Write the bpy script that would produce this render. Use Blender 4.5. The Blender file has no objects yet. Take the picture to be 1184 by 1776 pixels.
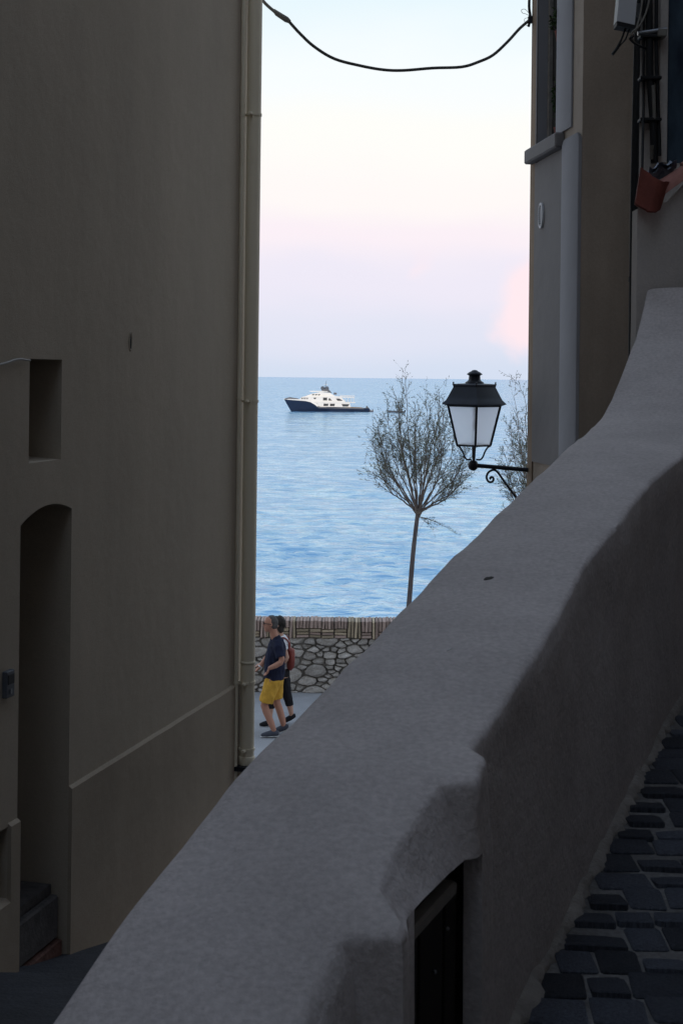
import bpy, math, random
import numpy as np
from mathutils import Vector, Matrix, noise as mnoise

R = math.radians
random.seed(7)
scene = bpy.context.scene
col = scene.collection

# ------------------------------------------------------------------ camera, sky, sun, exposure
ZC = 5.3                      # eye height above the sea-front road
F = 2467.0                    # focal length in photo pixels (50 mm on 36 mm tall frame)
PX, PY = 592.0, 655.0         # principal point in the photo (1184 x 1776)
ROLL = 0.0112
cam = bpy.data.cameras.new('camera')
cam.sensor_fit = 'VERTICAL'
cam.sensor_height = 36.0
cam.sensor_width = 24.0
cam.lens = 50.0
cam.shift_y = -(888.0 - PY) / 1776.0
cam.clip_start = 0.05
cam.clip_end = 200000.0
cam.dof.use_dof = True
cam.dof.focus_distance = 17.0
cam.dof.aperture_fstop = 20.0
camo = bpy.data.objects.new('camera', cam)
col.objects.link(camo)
cr, sr = math.cos(ROLL), math.sin(ROLL)
camo.matrix_world = Matrix(((cr, -sr, 0, 0), (0, 0, -1, 0), (sr, cr, 0, ZC), (0, 0, 0, 1)))
scene.camera = camo

SKY_GAIN = 1.0
world = bpy.data.worlds.new('World')
scene.world = world
world.use_nodes = True
wn, wl = world.node_tree.nodes, world.node_tree.links
wn.clear()
w_out = wn.new('ShaderNodeOutputWorld')
w_bg = wn.new('ShaderNodeBackground')
w_tc = wn.new('ShaderNodeTexCoord')
w_sep = wn.new('ShaderNodeSeparateXYZ')
wl.new(w_tc.outputs['Generated'], w_sep.inputs[0])
w_ramp = wn.new('ShaderNodeValToRGB')
w_ramp.color_ramp.interpolation = 'EASE'


def lin(c):
    return tuple(((v / 255) / 12.92 if v / 255 <= 0.04045 else ((v / 255 + 0.055) / 1.055) ** 2.4) for v in c)


stops = [(0.0, lin((212, 223, 242))), (0.035, lin((224, 228, 245))), (0.07, lin((236, 232, 247))),
         (0.098, lin((249, 238, 246))), (0.125, lin((253, 247, 246))), (0.17, lin((253, 252, 248))),
         (0.21, lin((247, 252, 255))), (0.28, lin((228, 245, 252))), (0.5, lin((214, 232, 251))), (1.0, lin((200, 219, 248)))]
el = w_ramp.color_ramp.elements
while len(el) < len(stops):
    el.new(0.5)
for e, (p, c) in zip(el, stops):
    e.position = p
    e.color = (*c, 1)
# a soft veil of cloud shifts the bands up and down a little
w_map = wn.new('ShaderNodeMapping')
w_map.inputs['Scale'].default_value = (1.0, 1.0, 3.0)
wl.new(w_tc.outputs['Generated'], w_map.inputs[0])
w_n = wn.new('ShaderNodeTexNoise')
w_n.inputs['Scale'].default_value = 5.0
w_n.inputs['Detail'].default_value = 3.0
wl.new(w_map.outputs[0], w_n.inputs['Vector'])
w_ma = wn.new('ShaderNodeMath'); w_ma.operation = 'MULTIPLY_ADD'
w_ma.inputs[1].default_value = 0.05; w_ma.inputs[2].default_value = -0.025
wl.new(w_n.outputs['Fac'], w_ma.inputs[0])
w_add = wn.new('ShaderNodeMath'); w_add.operation = 'ADD'
wl.new(w_sep.outputs['Z'], w_add.inputs[0]); wl.new(w_ma.outputs[0], w_add.inputs[1])
wl.new(w_add.outputs[0], w_ramp.inputs['Fac'])
# low pink evening cumulus near the horizon
w_n2 = wn.new('ShaderNodeTexNoise')
w_n2.inputs['Scale'].default_value = 9.0
w_n2.inputs['Detail'].default_value = 4.0
w_n2.inputs['Roughness'].default_value = 0.45
w_map2 = wn.new('ShaderNodeMapping')
w_map2.inputs['Scale'].default_value = (1.0, 1.0, 1.3)
w_map2.inputs['Location'].default_value = (0.43, 0.0, 0.0)
wl.new(w_tc.outputs['Generated'], w_map2.inputs[0])
wl.new(w_map2.outputs[0], w_n2.inputs['Vector'])
w_cr = wn.new('ShaderNodeMapRange'); w_cr.interpolation_type = 'SMOOTHSTEP'
w_cr.inputs['From Min'].default_value = 0.55; w_cr.inputs['From Max'].default_value = 0.63
wl.new(w_n2.outputs['Fac'], w_cr.inputs['Value'])
w_lo = wn.new('ShaderNodeMapRange'); w_lo.interpolation_type = 'SMOOTHSTEP'
w_lo.inputs['From Min'].default_value = 0.10; w_lo.inputs['From Max'].default_value = 0.055
wl.new(w_sep.outputs['Z'], w_lo.inputs['Value'])
w_lo2 = wn.new('ShaderNodeMapRange'); w_lo2.interpolation_type = 'SMOOTHSTEP'
w_lo2.inputs['From Min'].default_value = 0.015; w_lo2.inputs['From Max'].default_value = 0.045
wl.new(w_sep.outputs['Z'], w_lo2.inputs['Value'])
w_m1 = wn.new('ShaderNodeMath'); w_m1.operation = 'MULTIPLY'
wl.new(w_cr.outputs[0], w_m1.inputs[0]); wl.new(w_lo.outputs[0], w_m1.inputs[1])
w_m2 = wn.new('ShaderNodeMath'); w_m2.operation = 'MULTIPLY'
wl.new(w_m1.outputs[0], w_m2.inputs[0]); wl.new(w_lo2.outputs[0], w_m2.inputs[1])
w_mix = wn.new('ShaderNodeMix'); w_mix.data_type = 'RGBA'
w_mix.inputs[7].default_value = (*lin((254, 233, 240)), 1)
wl.new(w_m2.outputs[0], w_mix.inputs[0]); wl.new(w_ramp.outputs[0], w_mix.inputs[6])
# one puff of pink cloud standing over the horizon
w_nd = wn.new('ShaderNodeTexNoise'); w_nd.inputs['Scale'].default_value = 22.0; w_nd.inputs['Detail'].default_value = 4.0
wl.new(w_tc.outputs['Generated'], w_nd.inputs['Vector'])
w_off = wn.new('ShaderNodeVectorMath'); w_off.operation = 'MULTIPLY_ADD'
w_off.inputs[1].default_value = (0.05, 0.05, 0.05); w_off.inputs[2].default_value = (-0.025, -0.025, -0.025)
wl.new(w_nd.outputs['Color'], w_off.inputs[0])
w_ad = wn.new('ShaderNodeVectorMath'); w_ad.operation = 'ADD'
wl.new(w_tc.outputs['Generated'], w_ad.inputs[0]); wl.new(w_off.outputs[0], w_ad.inputs[1])
w_ds = wn.new('ShaderNodeVectorMath'); w_ds.operation = 'DISTANCE'
w_ds.inputs[1].default_value = Vector((0.138, 1.0, 0.047)).normalized()
wl.new(w_ad.outputs[0], w_ds.inputs[0])
w_pf = wn.new('ShaderNodeMapRange'); w_pf.interpolation_type = 'SMOOTHSTEP'
w_pf.inputs['From Min'].default_value = 0.040; w_pf.inputs['From Max'].default_value = 0.022
wl.new(w_ds.outputs['Value'], w_pf.inputs['Value'])
w_mx = wn.new('ShaderNodeMath'); w_mx.operation = 'MAXIMUM'
wl.new(w_m2.outputs[0], w_mx.inputs[0]); wl.new(w_pf.outputs[0], w_mx.inputs[1])
wl.new(w_mx.outputs[0], w_mix.inputs[0])
# the physical sky glow after sunset, added faintly
w_sky = wn.new('ShaderNodeTexSky')
w_sky.sky_type = 'NISHITA'
w_sky.sun_disc = False
w_sky.sun_elevation = R(3.0)
w_sky.sun_rotation = R(190.0)
w_sc = wn.new('ShaderNodeMix'); w_sc.data_type = 'RGBA'; w_sc.blend_type = 'ADD'
w_sc.inputs[0].default_value = 0.008
wl.new(w_mix.outputs[2], w_sc.inputs[6]); wl.new(w_sky.outputs[0], w_sc.inputs[7])
wl.new(w_sc.outputs[2], w_bg.inputs['Color'])
w_bg.inputs['Strength'].default_value = SKY_GAIN
wl.new(w_bg.outputs[0], w_out.inputs['Surface'])

sun = bpy.data.lights.new('evening_sun', 'SUN')
sun.energy = 1.5
sun.angle = R(4.0)
sun.color = (1.0, 0.82, 0.68)
suno = bpy.data.objects.new('evening_sun', sun)
col.objects.link(suno)
sd = Vector((math.sin(R(190)), math.cos(R(190)), math.tan(R(3.5)))).normalized()   # towards the sun, behind the viewer
suno.rotation_euler = sd.to_track_quat('Z', 'Y').to_euler()
suno.location = (0, -20, 30)

vs = scene.view_settings
vs.view_transform = 'Standard'
vs.look = 'None'
vs.exposure = 0.0
vs.gamma = 1.0
vs.use_curve_mapping = False
scene.cycles.max_bounces = 10
scene.cycles.diffuse_bounces = 6
scene.cycles.glossy_bounces = 4
scene.cycles.transparent_max_bounces = 12


# ------------------------------------------------------------------ helpers
def ray(px, py):
    dx, dy = px - PX, PY - py
    return ((dx * cr - dy * sr) / F, (dx * sr + dy * cr) / F)


def at(px, py, Y):
    u, v = ray(px, py)
    return Vector((u * Y, Y, ZC + v * Y))


def hit(px, py, A, D):
    """photo point on the vertical plane through plan point A along plan direction D -> (s, z, X, Y)"""
    u, v = ray(px, py)
    s = (u * A[1] - A[0]) / (D[0] - u * D[1])
    Y = A[1] + s * D[1]
    return s, ZC + v * Y, A[0] + s * D[0], Y


def nz(x, y=0.0, z=0.0):
    return mnoise.noise((x, y, z))


WL = {}


def thing(name, label, cat, loc=(0, 0, 0), group=None):
    o = bpy.data.objects.new(name, None)
    o.empty_display_size = 0.1
    col.objects.link(o)
    o.location = loc
    WL[o] = Vector(loc)
    tag(o, label, cat, group)
    return o


def tag(o, label=None, cat=None, group=None, kind=None):
    if label: o['label'] = label
    if cat: o['category'] = cat
    if group: o['group'] = group
    if kind: o['kind'] = kind
    return o


def mk(name, verts, faces, m, parent=None, smooth=True, ang=35, loc=None):
    base = WL.get(parent, Vector((0, 0, 0))) if parent is not None else Vector((0, 0, 0))
    origin = Vector(loc) if loc is not None else base
    me = bpy.data.meshes.new(name)
    v = np.array([tuple(p) for p in verts], dtype=float) - np.array(origin)
    me.from_pydata(v.tolist(), [], faces)
    me.materials.append(m)
    if smooth:
        me.polygons.foreach_set('use_smooth', [True] * len(me.polygons))
        me.set_sharp_from_angle(angle=R(ang))
    me.update()
    o = bpy.data.objects.new(name, me)
    col.objects.link(o)
    if parent is not None:
        o.parent = parent
    o.location = origin - base
    WL[o] = origin.copy()
    return o


def instance(name, me, parent, loc, rot=(0, 0, 0), scale=(1, 1, 1)):
    o = bpy.data.objects.new(name, me)
    col.objects.link(o)
    o.parent = parent
    o.location = Vector(loc) - WL[parent]
    o.rotation_euler = rot
    o.scale = scale
    WL[o] = Vector(loc)
    return o


class MB:
    def __init__(self):
        self.v, self.f = [], []
        self.flat = False

    def add(self, vs_, fs_):
        b = len(self.v)
        self.v += [Vector(p) for p in vs_]
        self.f += [tuple(i + b for i in f) for f in fs_]
        return self

    def quad(self, a, b, c, d):
        self.flat = True
        return self.add([a, b, c, d], [(0, 1, 2, 3)])

    def hexa(self, bot, top):
        """closed prism from two loops"""
        self.flat = True
        n = len(bot)
        fs_ = [tuple(range(n - 1, -1, -1)), tuple(range(n, 2 * n))]
        fs_ += [(i, (i + 1) % n, n + (i + 1) % n, n + i) for i in range(n)]
        return self.add(list(bot) + list(top), fs_)

    def box(self, x0, x1, y0, y1, z0, z1, fr=None):
        b = [(x0, y0, z0), (x1, y0, z0), (x1, y1, z0), (x0, y1, z0)]
        t = [(x0, y0, z1), (x1, y0, z1), (x1, y1, z1), (x0, y1, z1)]
        if fr:
            b = [fr(*p) for p in b]; t = [fr(*p) for p in t]
        return self.hexa(b, t)

    def bbox(self, x0, x1, y0, y1, z0, z1, r, fr=None):
        """box with chamfered edges"""
        self.flat = True
        vs_, X, Y, Z = [], (x0, x1), (y0, y1), (z0, z1)
        idx = {}
        for i in range(2):
            for j in range(2):
                for k in range(2):
                    for ax in range(3):
                        p = [X[i], Y[j], Z[k]]
                        for a, q in ((0, i), (1, j), (2, k)):
                            if a != ax:
                                p[a] += r if q == 0 else -r
                        idx[i, j, k, ax] = len(vs_)
                        vs_.append(fr(*p) if fr else p)
        fs_ = []
        for ax in range(3):
            o1, o2 = [(1, 2), (2, 0), (0, 1)][ax]
            for s in range(2):
                loop = []
                for a, b in ((0, 0), (1, 0), (1, 1), (0, 1)):
                    c = [0, 0, 0]; c[ax] = s; c[o1] = a; c[o2] = b
                    loop.append(idx[c[0], c[1], c[2], ax])
                fs_.append(tuple(loop if s else loop[::-1]))
        for ax in range(3):
            o1, o2 = [(1, 2), (2, 0), (0, 1)][ax]
            for a in range(2):
                for b in range(2):
                    c0 = [0, 0, 0]; c0[o1] = a; c0[o2] = b
                    c1 = list(c0); c1[ax] = 1
                    loop = (idx[c0[0], c0[1], c0[2], o1], idx[c1[0], c1[1], c1[2], o1],
                            idx[c1[0], c1[1], c1[2], o2], idx[c0[0], c0[1], c0[2], o2])
                    fs_.append(loop if (a ^ b) else loop[::-1])
        for i in range(2):
            for j in range(2):
                for k in range(2):
                    loop = (idx[i, j, k, 0], idx[i, j, k, 1], idx[i, j, k, 2])
                    fs_.append(loop if (i + j + k) % 2 else loop[::-1])
        return self.add(vs_, fs_)

    def tube(self, pts, rad, n=8, cap=True, ref=None):
        pts = [Vector(p) for p in pts]
        m = len(pts)
        if not hasattr(rad, '__len__'):
            rad = [rad] * m
        vs_, prev = [], None
        for i, p in enumerate(pts):
            t = (pts[min(i + 1, m - 1)] - pts[max(i - 1, 0)])
            if t.length < 1e-9: t = Vector((0, 0, 1))
            t.normalize()
            if ref is not None:
                a = Vector(ref)
            elif prev is None:
                a = Vector((0, 1, 0)) if abs(t.y) < 0.9 else Vector((1, 0, 0))
            else:
                a = prev
            a = a - t * a.dot(t)
            if a.length < 1e-6:
                a = t.orthogonal()
            a.normalize()
            prev = a
            b = t.cross(a)
            r = rad[i]
            ra, rb = r if hasattr(r, '__len__') else (r, r)
            for k in range(n):
                th = 2 * math.pi * k / n
                vs_.append(p + a * (ra * math.cos(th)) + b * (rb * math.sin(th)))
        fs_ = []
        for i in range(m - 1):
            for k in range(n):
                k2 = (k + 1) % n
                fs_.append((i * n + k, i * n + k2, (i + 1) * n + k2, (i + 1) * n + k))
        if cap:
            fs_.append(tuple(range(n - 1, -1, -1)))
            fs_.append(tuple(range((m - 1) * n, m * n)))
        return self.add(vs_, fs_)

    def ell(self, c, rx, ry, rz, n=14, m=9):
        c = Vector(c)
        vs_ = [c + Vector((0, 0, -rz))]
        for i in range(1, m):
            ph = -math.pi / 2 + math.pi * i / m
            for k in range(n):
                th = 2 * math.pi * k / n
                vs_.append(c + Vector((rx * math.cos(ph) * math.cos(th), ry * math.cos(ph) * math.sin(th), rz * math.sin(ph))))
        vs_.append(c + Vector((0, 0, rz)))
        fs_ = []
        for k in range(n):
            fs_.append((0, 1 + (k + 1) % n, 1 + k))
        for i in range(m - 2):
            for k in range(n):
                a, b = 1 + i * n + k, 1 + i * n + (k + 1) % n
                fs_.append((a, b, b + n, a + n))
        t = len(vs_) - 1
        for k in range(n):
            fs_.append((1 + (m - 2) * n + k, 1 + (m - 2) * n + (k + 1) % n, t))
        return self.add(vs_, fs_)

    def lathe(self, c, prof, n=16):
        c = Vector(c)
        vs_, fs_ = [], []
        for r, z in prof:
            for k in range(n):
                th = 2 * math.pi * k / n
                vs_.append(c + Vector((r * math.cos(th), r * math.sin(th), z)))
        for i in range(len(prof) - 1):
            for k in range(n):
                k2 = (k + 1) % n
                fs_.append((i * n + k, i * n + k2, (i + 1) * n + k2, (i + 1) * n + k))
        fs_.append(tuple(range(n - 1, -1, -1)))
        fs_.append(tuple(range((len(prof) - 1) * n, len(prof) * n)))
        return self.add(vs_, fs_)

    def build(self, name, m, parent=None, smooth=True, ang=None, loc=None):
        if ang is None:
            ang = 35 if self.flat else 62
        return mk(name, self.v, self.f, m, parent, smooth, ang, loc)


def spline(pts, n=6):
    """Catmull-Rom through points"""
    P = [Vector(p) for p in pts]
    P = [P[0] * 2 - P[1]] + P + [P[-1] * 2 - P[-2]]
    out = []
    for i in range(1, len(P) - 2):
        for k in range(n):
            t = k / n
            p0, p1, p2, p3 = P[i - 1], P[i], P[i + 1], P[i + 2]
            out.append(0.5 * ((2 * p1) + (p2 - p0) * t + (2 * p0 - 5 * p1 + 4 * p2 - p3) * t * t + (3 * p1 - p0 - 3 * p2 + p3) * t ** 3))
    out.append(P[-2])
    return out


# ------------------------------------------------------------------ materials
def mat(name, c, rough=0.85, streak=0.0, var=0.12, scale=2.0, c2=None, bump=0.0, bscale=120.0, bump2=0.0, b2scale=14.0,
        spec=0.3, metal=0.0, stretch=(1, 1, 1), rnd=0.0, speck=0.0, sscale=90.0):
    m = bpy.data.materials.new(name)
    m.use_nodes = True
    n, l = m.node_tree.nodes, m.node_tree.links
    b = n['Principled BSDF']
    b.inputs['Roughness'].default_value = rough
    b.inputs['Metallic'].default_value = metal
    b.inputs['Specular IOR Level'].default_value = spec
    tc = n.new('ShaderNodeTexCoord')
    mp = n.new('ShaderNodeMapping')
    mp.inputs['Scale'].default_value = stretch
    l.new(tc.outputs['Object'], mp.inputs[0])
    t = n.new('ShaderNodeTexNoise')
    t.inputs['Scale'].default_value = scale
    t.inputs['Detail'].default_value = 7.0
    t.inputs['Roughness'].default_value = 0.6
    l.new(mp.outputs[0], t.inputs['Vector'])
    cm = n.new('ShaderNodeMix'); cm.data_type = 'RGBA'
    lo = tuple(max(0, x * (1 - var)) for x in c)
    hi = c2 if c2 else tuple(min(1, x * (1 + var)) for x in c)
    cm.inputs[6].default_value = (*lo, 1)
    cm.inputs[7].default_value = (*hi, 1)
    rg = n.new('ShaderNodeMapRange')
    rg.inputs['From Min'].default_value = 0.32
    rg.inputs['From Max'].default_value = 0.68
    l.new(t.outputs['Fac'], rg.inputs['Value'])
    l.new(rg.outputs[0], cm.inputs[0])
    out = cm.outputs[2]
    if speck:
        ts = n.new('ShaderNodeTexNoise')
        ts.inputs['Scale'].default_value = sscale
        ts.inputs['Detail'].default_value = 3.0
        l.new(tc.outputs['Object'], ts.inputs['Vector'])
        sg = n.new('ShaderNodeMapRange')
        sg.inputs['From Min'].default_value = 0.3; sg.inputs['From Max'].default_value = 0.7
        sg.inputs['To Min'].default_value = 1 - speck; sg.inputs['To Max'].default_value = 1 + speck
        l.new(ts.outputs['Fac'], sg.inputs['Value'])
        ms = n.new('ShaderNodeVectorMath'); ms.operation = 'SCALE'
        l.new(out, ms.inputs[0]); l.new(sg.outputs[0], ms.inputs['Scale'])
        out = ms.outputs[0]
    if streak:
        for (sc_, st_, amt) in ((1.0, (1.6, 1.6, 0.15), streak), (0.55, (1.0, 1.0, 1.0), streak * .8)):
            mq = n.new('ShaderNodeMapping'); mq.inputs['Scale'].default_value = st_
            l.new(tc.outputs['Object'], mq.inputs[0])
            tq = n.new('ShaderNodeTexNoise'); tq.inputs['Scale'].default_value = sc_
            tq.inputs['Detail'].default_value = 8.0; tq.inputs['Roughness'].default_value = 0.65
            l.new(mq.outputs[0], tq.inputs['Vector'])
            gq = n.new('ShaderNodeMapRange')
            gq.inputs['From Min'].default_value = 0.40; gq.inputs['From Max'].default_value = 0.62
            gq.inputs['To Min'].default_value = 1 - amt; gq.inputs['To Max'].default_value = 1 + amt * .35
            l.new(tq.outputs['Fac'], gq.inputs['Value'])
            mv = n.new('ShaderNodeVectorMath'); mv.operation = 'SCALE'
            l.new(out, mv.inputs[0]); l.new(gq.outputs[0], mv.inputs['Scale'])
            out = mv.outputs[0]
    if rnd:
        oi = n.new('ShaderNodeObjectInfo')
        rr = n.new('ShaderNodeMapRange')
        rr.inputs['To Min'].default_value = 1 - rnd; rr.inputs['To Max'].default_value = 1 + rnd
        l.new(oi.outputs['Random'], rr.inputs['Value'])
        m2 = n.new('ShaderNodeVectorMath'); m2.operation = 'SCALE'
        l.new(out, m2.inputs[0]); l.new(rr.outputs[0], m2.inputs['Scale'])
        out = m2.outputs[0]
    l.new(out, b.inputs['Base Color'])
    last = None
    for amt, sc_ in ((bump2, b2scale), (bump, bscale)):
        if amt:
            tb = n.new('ShaderNodeTexNoise')
            tb.inputs['Scale'].default_value = sc_
            tb.inputs['Detail'].default_value = 4.0
            l.new(tc.outputs['Object'], tb.inputs['Vector'])
            bp = n.new('ShaderNodeBump')
            bp.inputs['Strength'].default_value = 1.0
            bp.inputs['Distance'].default_value = amt
            l.new(tb.outputs['Fac'], bp.inputs['Height'])
            if last: l.new(last, bp.inputs['Normal'])
            last = bp.outputs[0]
    if last: l.new(last, b.inputs['Normal'])
    return m


M = {}
M['left_stucco'] = mat('left_stucco', (0.465, 0.40, 0.318), streak=0.05, var=0.07, scale=0.9, stretch=(1, 1, 0.35), bump=0.0015, bscale=160, bump2=0.006, b2scale=5, speck=0.05)
M['left_plinth'] = mat('left_plinth', (0.40, 0.335, 0.26), streak=0.06, var=0.08, scale=1.1, bump=0.0015, bscale=160, bump2=0.005, b2scale=6, speck=0.05)
M['pipe_paint'] = mat('pipe_paint', (0.76, 0.68, 0.53), rough=0.55, var=0.05, scale=3, stretch=(1, 1, 0.3))
M['parapet'] = mat('parapet', (0.575, 0.53, 0.52), var=0.09, scale=3.2, bump=0.0022, bscale=110, bump2=0.007, b2scale=17, speck=0.12, sscale=85, streak=0.05)
M['right_brown'] = mat('right_brown', (0.33, 0.275, 0.225), streak=0.15, var=0.12, scale=1.3, stretch=(1, 1, 0.5), bump=0.002, bscale=120, bump2=0.006, b2scale=9, speck=0.06)
M['right_grey'] = mat('right_grey', (0.20, 0.19, 0.19), var=0.07, scale=1.6, bump=0.0012, bscale=120, bump2=0.004, b2scale=8)
M['trim_skylit'] = mat('trim_skylit', (0.265, 0.265, 0.285), var=0.06, scale=2.0, bump=0.001, bscale=120, bump2=0.003, b2scale=8)  # trim paint made lighter and bluer to imitate sky light falling on it
M['corner_ochre'] = mat('corner_ochre', (0.24, 0.175, 0.12), var=0.12, scale=2.5, bump=0.002, bscale=120)
M['pillar'] = mat('pillar', (0.60, 0.55, 0.515), streak=0.10, var=0.10, scale=2.5, bump=0.002, bscale=120, bump2=0.005, b2scale=12, speck=0.06)
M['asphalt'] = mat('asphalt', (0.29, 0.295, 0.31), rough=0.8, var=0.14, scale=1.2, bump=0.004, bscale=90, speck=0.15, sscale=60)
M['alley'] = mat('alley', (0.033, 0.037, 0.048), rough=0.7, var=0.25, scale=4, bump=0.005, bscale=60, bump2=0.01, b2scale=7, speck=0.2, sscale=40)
M['mortar'] = mat('mortar', (0.15, 0.147, 0.145), var=0.3, scale=6, bump=0.004, bscale=80, speck=0.2)
M['sett'] = mat('sett', (0.075, 0.084, 0.106), rough=0.55, var=0.35, scale=12, bump=0.004, bscale=70, bump2=0.005, b2scale=25, rnd=0.45, speck=0.3)
M['crumbs'] = mat('crumbs', (0.30, 0.28, 0.26), var=0.2, scale=12, bump=0.006, bscale=60)
M['rubble'] = mat('rubble', (0.35, 0.315, 0.28), c2=(0.47, 0.44, 0.41), var=0.3, scale=5, bump=0.012, bscale=22, bump2=0.02, b2scale=7, rnd=0.22, speck=0.15, sscale=35)
M['rubble_mortar'] = mat('rubble_mortar', (0.15, 0.135, 0.12), var=0.35, scale=8, bump=0.01, bscale=40)
M['brick_tan'] = mat('brick_tan', (0.40, 0.325, 0.23), var=0.2, scale=8, bump=0.004, bscale=60, rnd=0.3)
M['brick_rose'] = mat('brick_rose', (0.38, 0.285, 0.245), var=0.2, scale=8, bump=0.004, bscale=60, rnd=0.25)
M['black_iron'] = mat('black_iron', (0.009, 0.012, 0.020), rough=0.5, var=0.2, scale=8, spec=0.3)
M['roof_iron'] = mat('roof_iron', (0.009, 0.017, 0.036), rough=0.45, var=0.25, scale=6, spec=0.25)
M['cable_grey'] = mat('cable_grey', (0.09, 0.09, 0.085), rough=0.7, var=0.1)
M['cable_pale'] = mat('cable_pale', (0.26, 0.245, 0.22), rough=0.7, var=0.1)
M['cable_black'] = mat('cable_black', (0.015, 0.016, 0.018), rough=0.6, var=0.2)
M['white_plastic'] = mat('white_plastic', (0.62, 0.63, 0.66), rough=0.5, var=0.05)
M['terracotta'] = mat('terracotta', (0.22, 0.065, 0.05), var=0.25, scale=9, bump=0.003, bscale=60)
M['terracotta_pale'] = mat('terracotta_pale', (0.40, 0.19, 0.16), var=0.2, scale=9, bump=0.003, bscale=60)
M['shutter_blue'] = mat('shutter_blue', (0.022, 0.045, 0.085), rough=0.6, var=0.5, scale=7, c2=(0.06, 0.10, 0.14), stretch=(1, 1, 0.4))
M['rag'] = mat('rag', (0.22, 0.26, 0.33), var=0.3, scale=15, bump=0.01, bscale=30)
M['wood_dark'] = mat('wood_dark', (0.018, 0.014, 0.012), rough=0.7, var=0.4, scale=12, stretch=(1, 1, 0.1))
M['wood_frame'] = mat('wood_frame', (0.24, 0.225, 0.21), rough=0.8, var=0.3, scale=10)
M['dark_inside'] = mat('dark_inside', (0.02, 0.019, 0.018), var=0.2)  # near-black colour standing in for the shade inside openings
M['step_stone'] = mat('step_stone', (0.085, 0.08, 0.08), var=0.3, scale=9, bump=0.006, bscale=40)
M['step_brick'] = mat('step_brick', (0.11, 0.055, 0.045), var=0.4, scale=14, bump=0.008, bscale=40)
M['wire_white'] = mat('wire_white', (0.45, 0.44, 0.42), rough=0.6, var=0.05)
M['steel'] = mat('steel', (0.25, 0.26, 0.28), rough=0.35, metal=0.8, var=0.1)
M['roof_tile'] = mat('roof_tile', (0.32, 0.14, 0.08), var=0.25, scale=3)
M['bark'] = mat('bark', (0.135, 0.115, 0.115), var=0.3, scale=20, stretch=(1, 1, 0.2), bump=0.006, bscale=50)
M['twig'] = mat('twig', (0.19, 0.155, 0.135), var=0.25, scale=20)
M['tamarisk'] = mat('tamarisk', (0.125, 0.14, 0.095), var=0.3, scale=3, c2=(0.21, 0.22, 0.16))
M['leaf'] = mat('leaf', (0.03, 0.06, 0.015), var=0.4, scale=30)
M['skin'] = mat('skin', (0.40, 0.20, 0.14), rough=0.6, var=0.08, scale=9)
M['skin_pale'] = mat('skin_pale', (0.46, 0.27, 0.20), rough=0.6, var=0.08, scale=9)
M['navy_cloth'] = mat('navy_cloth', (0.010, 0.013, 0.034), rough=0.9, var=0.25, scale=9, bump=0.01, bscale=14)
M['yellow_cloth'] = mat('yellow_cloth', (0.55, 0.31, 0.045), rough=0.9, var=0.12, scale=9, bump=0.012, bscale=14)
M['white_cloth'] = mat('white_cloth', (0.62, 0.63, 0.66), rough=0.9, var=0.08, scale=9, bump=0.01, bscale=14)
M['black_cloth'] = mat('black_cloth', (0.012, 0.012, 0.016), rough=0.9, var=0.2, scale=9, bump=0.01, bscale=14)
M['red_leather'] = mat('red_leather', (0.17, 0.03, 0.022), rough=0.55, var=0.2, scale=9)
M['hair_grey'] = mat('hair_grey', (0.075, 0.07, 0.068), rough=0.8, var=0.4, scale=40)
M['hair_dark'] = mat('hair_dark', (0.022, 0.018, 0.016), rough=0.7, var=0.4, scale=40)
M['shoe'] = mat('shoe', (0.05, 0.055, 0.075), rough=0.7, var=0.2)
M['sole'] = mat('sole', (0.5, 0.5, 0.5), rough=0.7, var=0.1)
M['eye'] = mat('eye', (0.03, 0.025, 0.02), rough=0.3, var=0.1)
M['lip'] = mat('lip', (0.33, 0.13, 0.11), rough=0.6, var=0.1)
M['yacht_navy'] = mat('yacht_navy', (0.013, 0.021, 0.048), rough=0.25, var=0.1, scale=0.3, spec=0.5)
M['yacht_white'] = mat('yacht_white', (0.82, 0.79, 0.73), rough=0.4, var=0.03, scale=0.3)
M['yacht_glass'] = mat('yacht_glass', (0.02, 0.025, 0.03), rough=0.15, var=0.1, spec=0.6)
M['yacht_grey'] = mat('yacht_grey', (0.10, 0.11, 0.13), rough=0.5, var=0.1, scale=0.5)
M['teak'] = mat('teak', (0.35, 0.24, 0.14), rough=0.7, var=0.1, scale=1)

# frosted lantern glass
m = bpy.data.materials.new('frosted_glass'); m.use_nodes = True
n, l = m.node_tree.nodes, m.node_tree.links
n.remove(n['Principled BSDF'])
tr = n.new('ShaderNodeBsdfTranslucent'); tr.inputs[0].default_value = (0.93, 0.94, 0.97, 1)
gl = n.new('ShaderNodeBsdfGlossy'); gl.inputs['Roughness'].default_value = 0.25; gl.inputs['Color'].default_value = (0.9, 0.9, 0.9, 1)
tcn = n.new('ShaderNodeTexCoord'); tno = n.new('ShaderNodeTexNoise'); tno.inputs['Scale'].default_value = 9
l.new(tcn.outputs['Object'], tno.inputs['Vector'])
rg = n.new('ShaderNodeMapRange'); rg.inputs['To Min'].default_value = 0.70; rg.inputs['To Max'].default_value = 0.80
l.new(tno.outputs['Fac'], rg.inputs['Value'])
m1 = n.new('ShaderNodeMixShader'); l.new(rg.outputs[0], m1.inputs[0])
rfb = n.new('ShaderNodeBsdfRefraction'); rfb.inputs['IOR'].default_value = 1.12; rfb.inputs['Roughness'].default_value = 0.75
rfb.inputs['Color'].default_value = (0.99, 0.99, 1, 1)
l.new(tr.outputs[0], m1.inputs[1]); l.new(rfb.outputs[0], m1.inputs[2])
m2 = n.new('ShaderNodeMixShader'); m2.inputs[0].default_value = 0.06
l.new(m1.outputs[0], m2.inputs[1]); l.new(gl.outputs[0], m2.inputs[2])
l.new(m2.outputs[0], n['Material Output'].inputs['Surface'])
M['frosted'] = m

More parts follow.
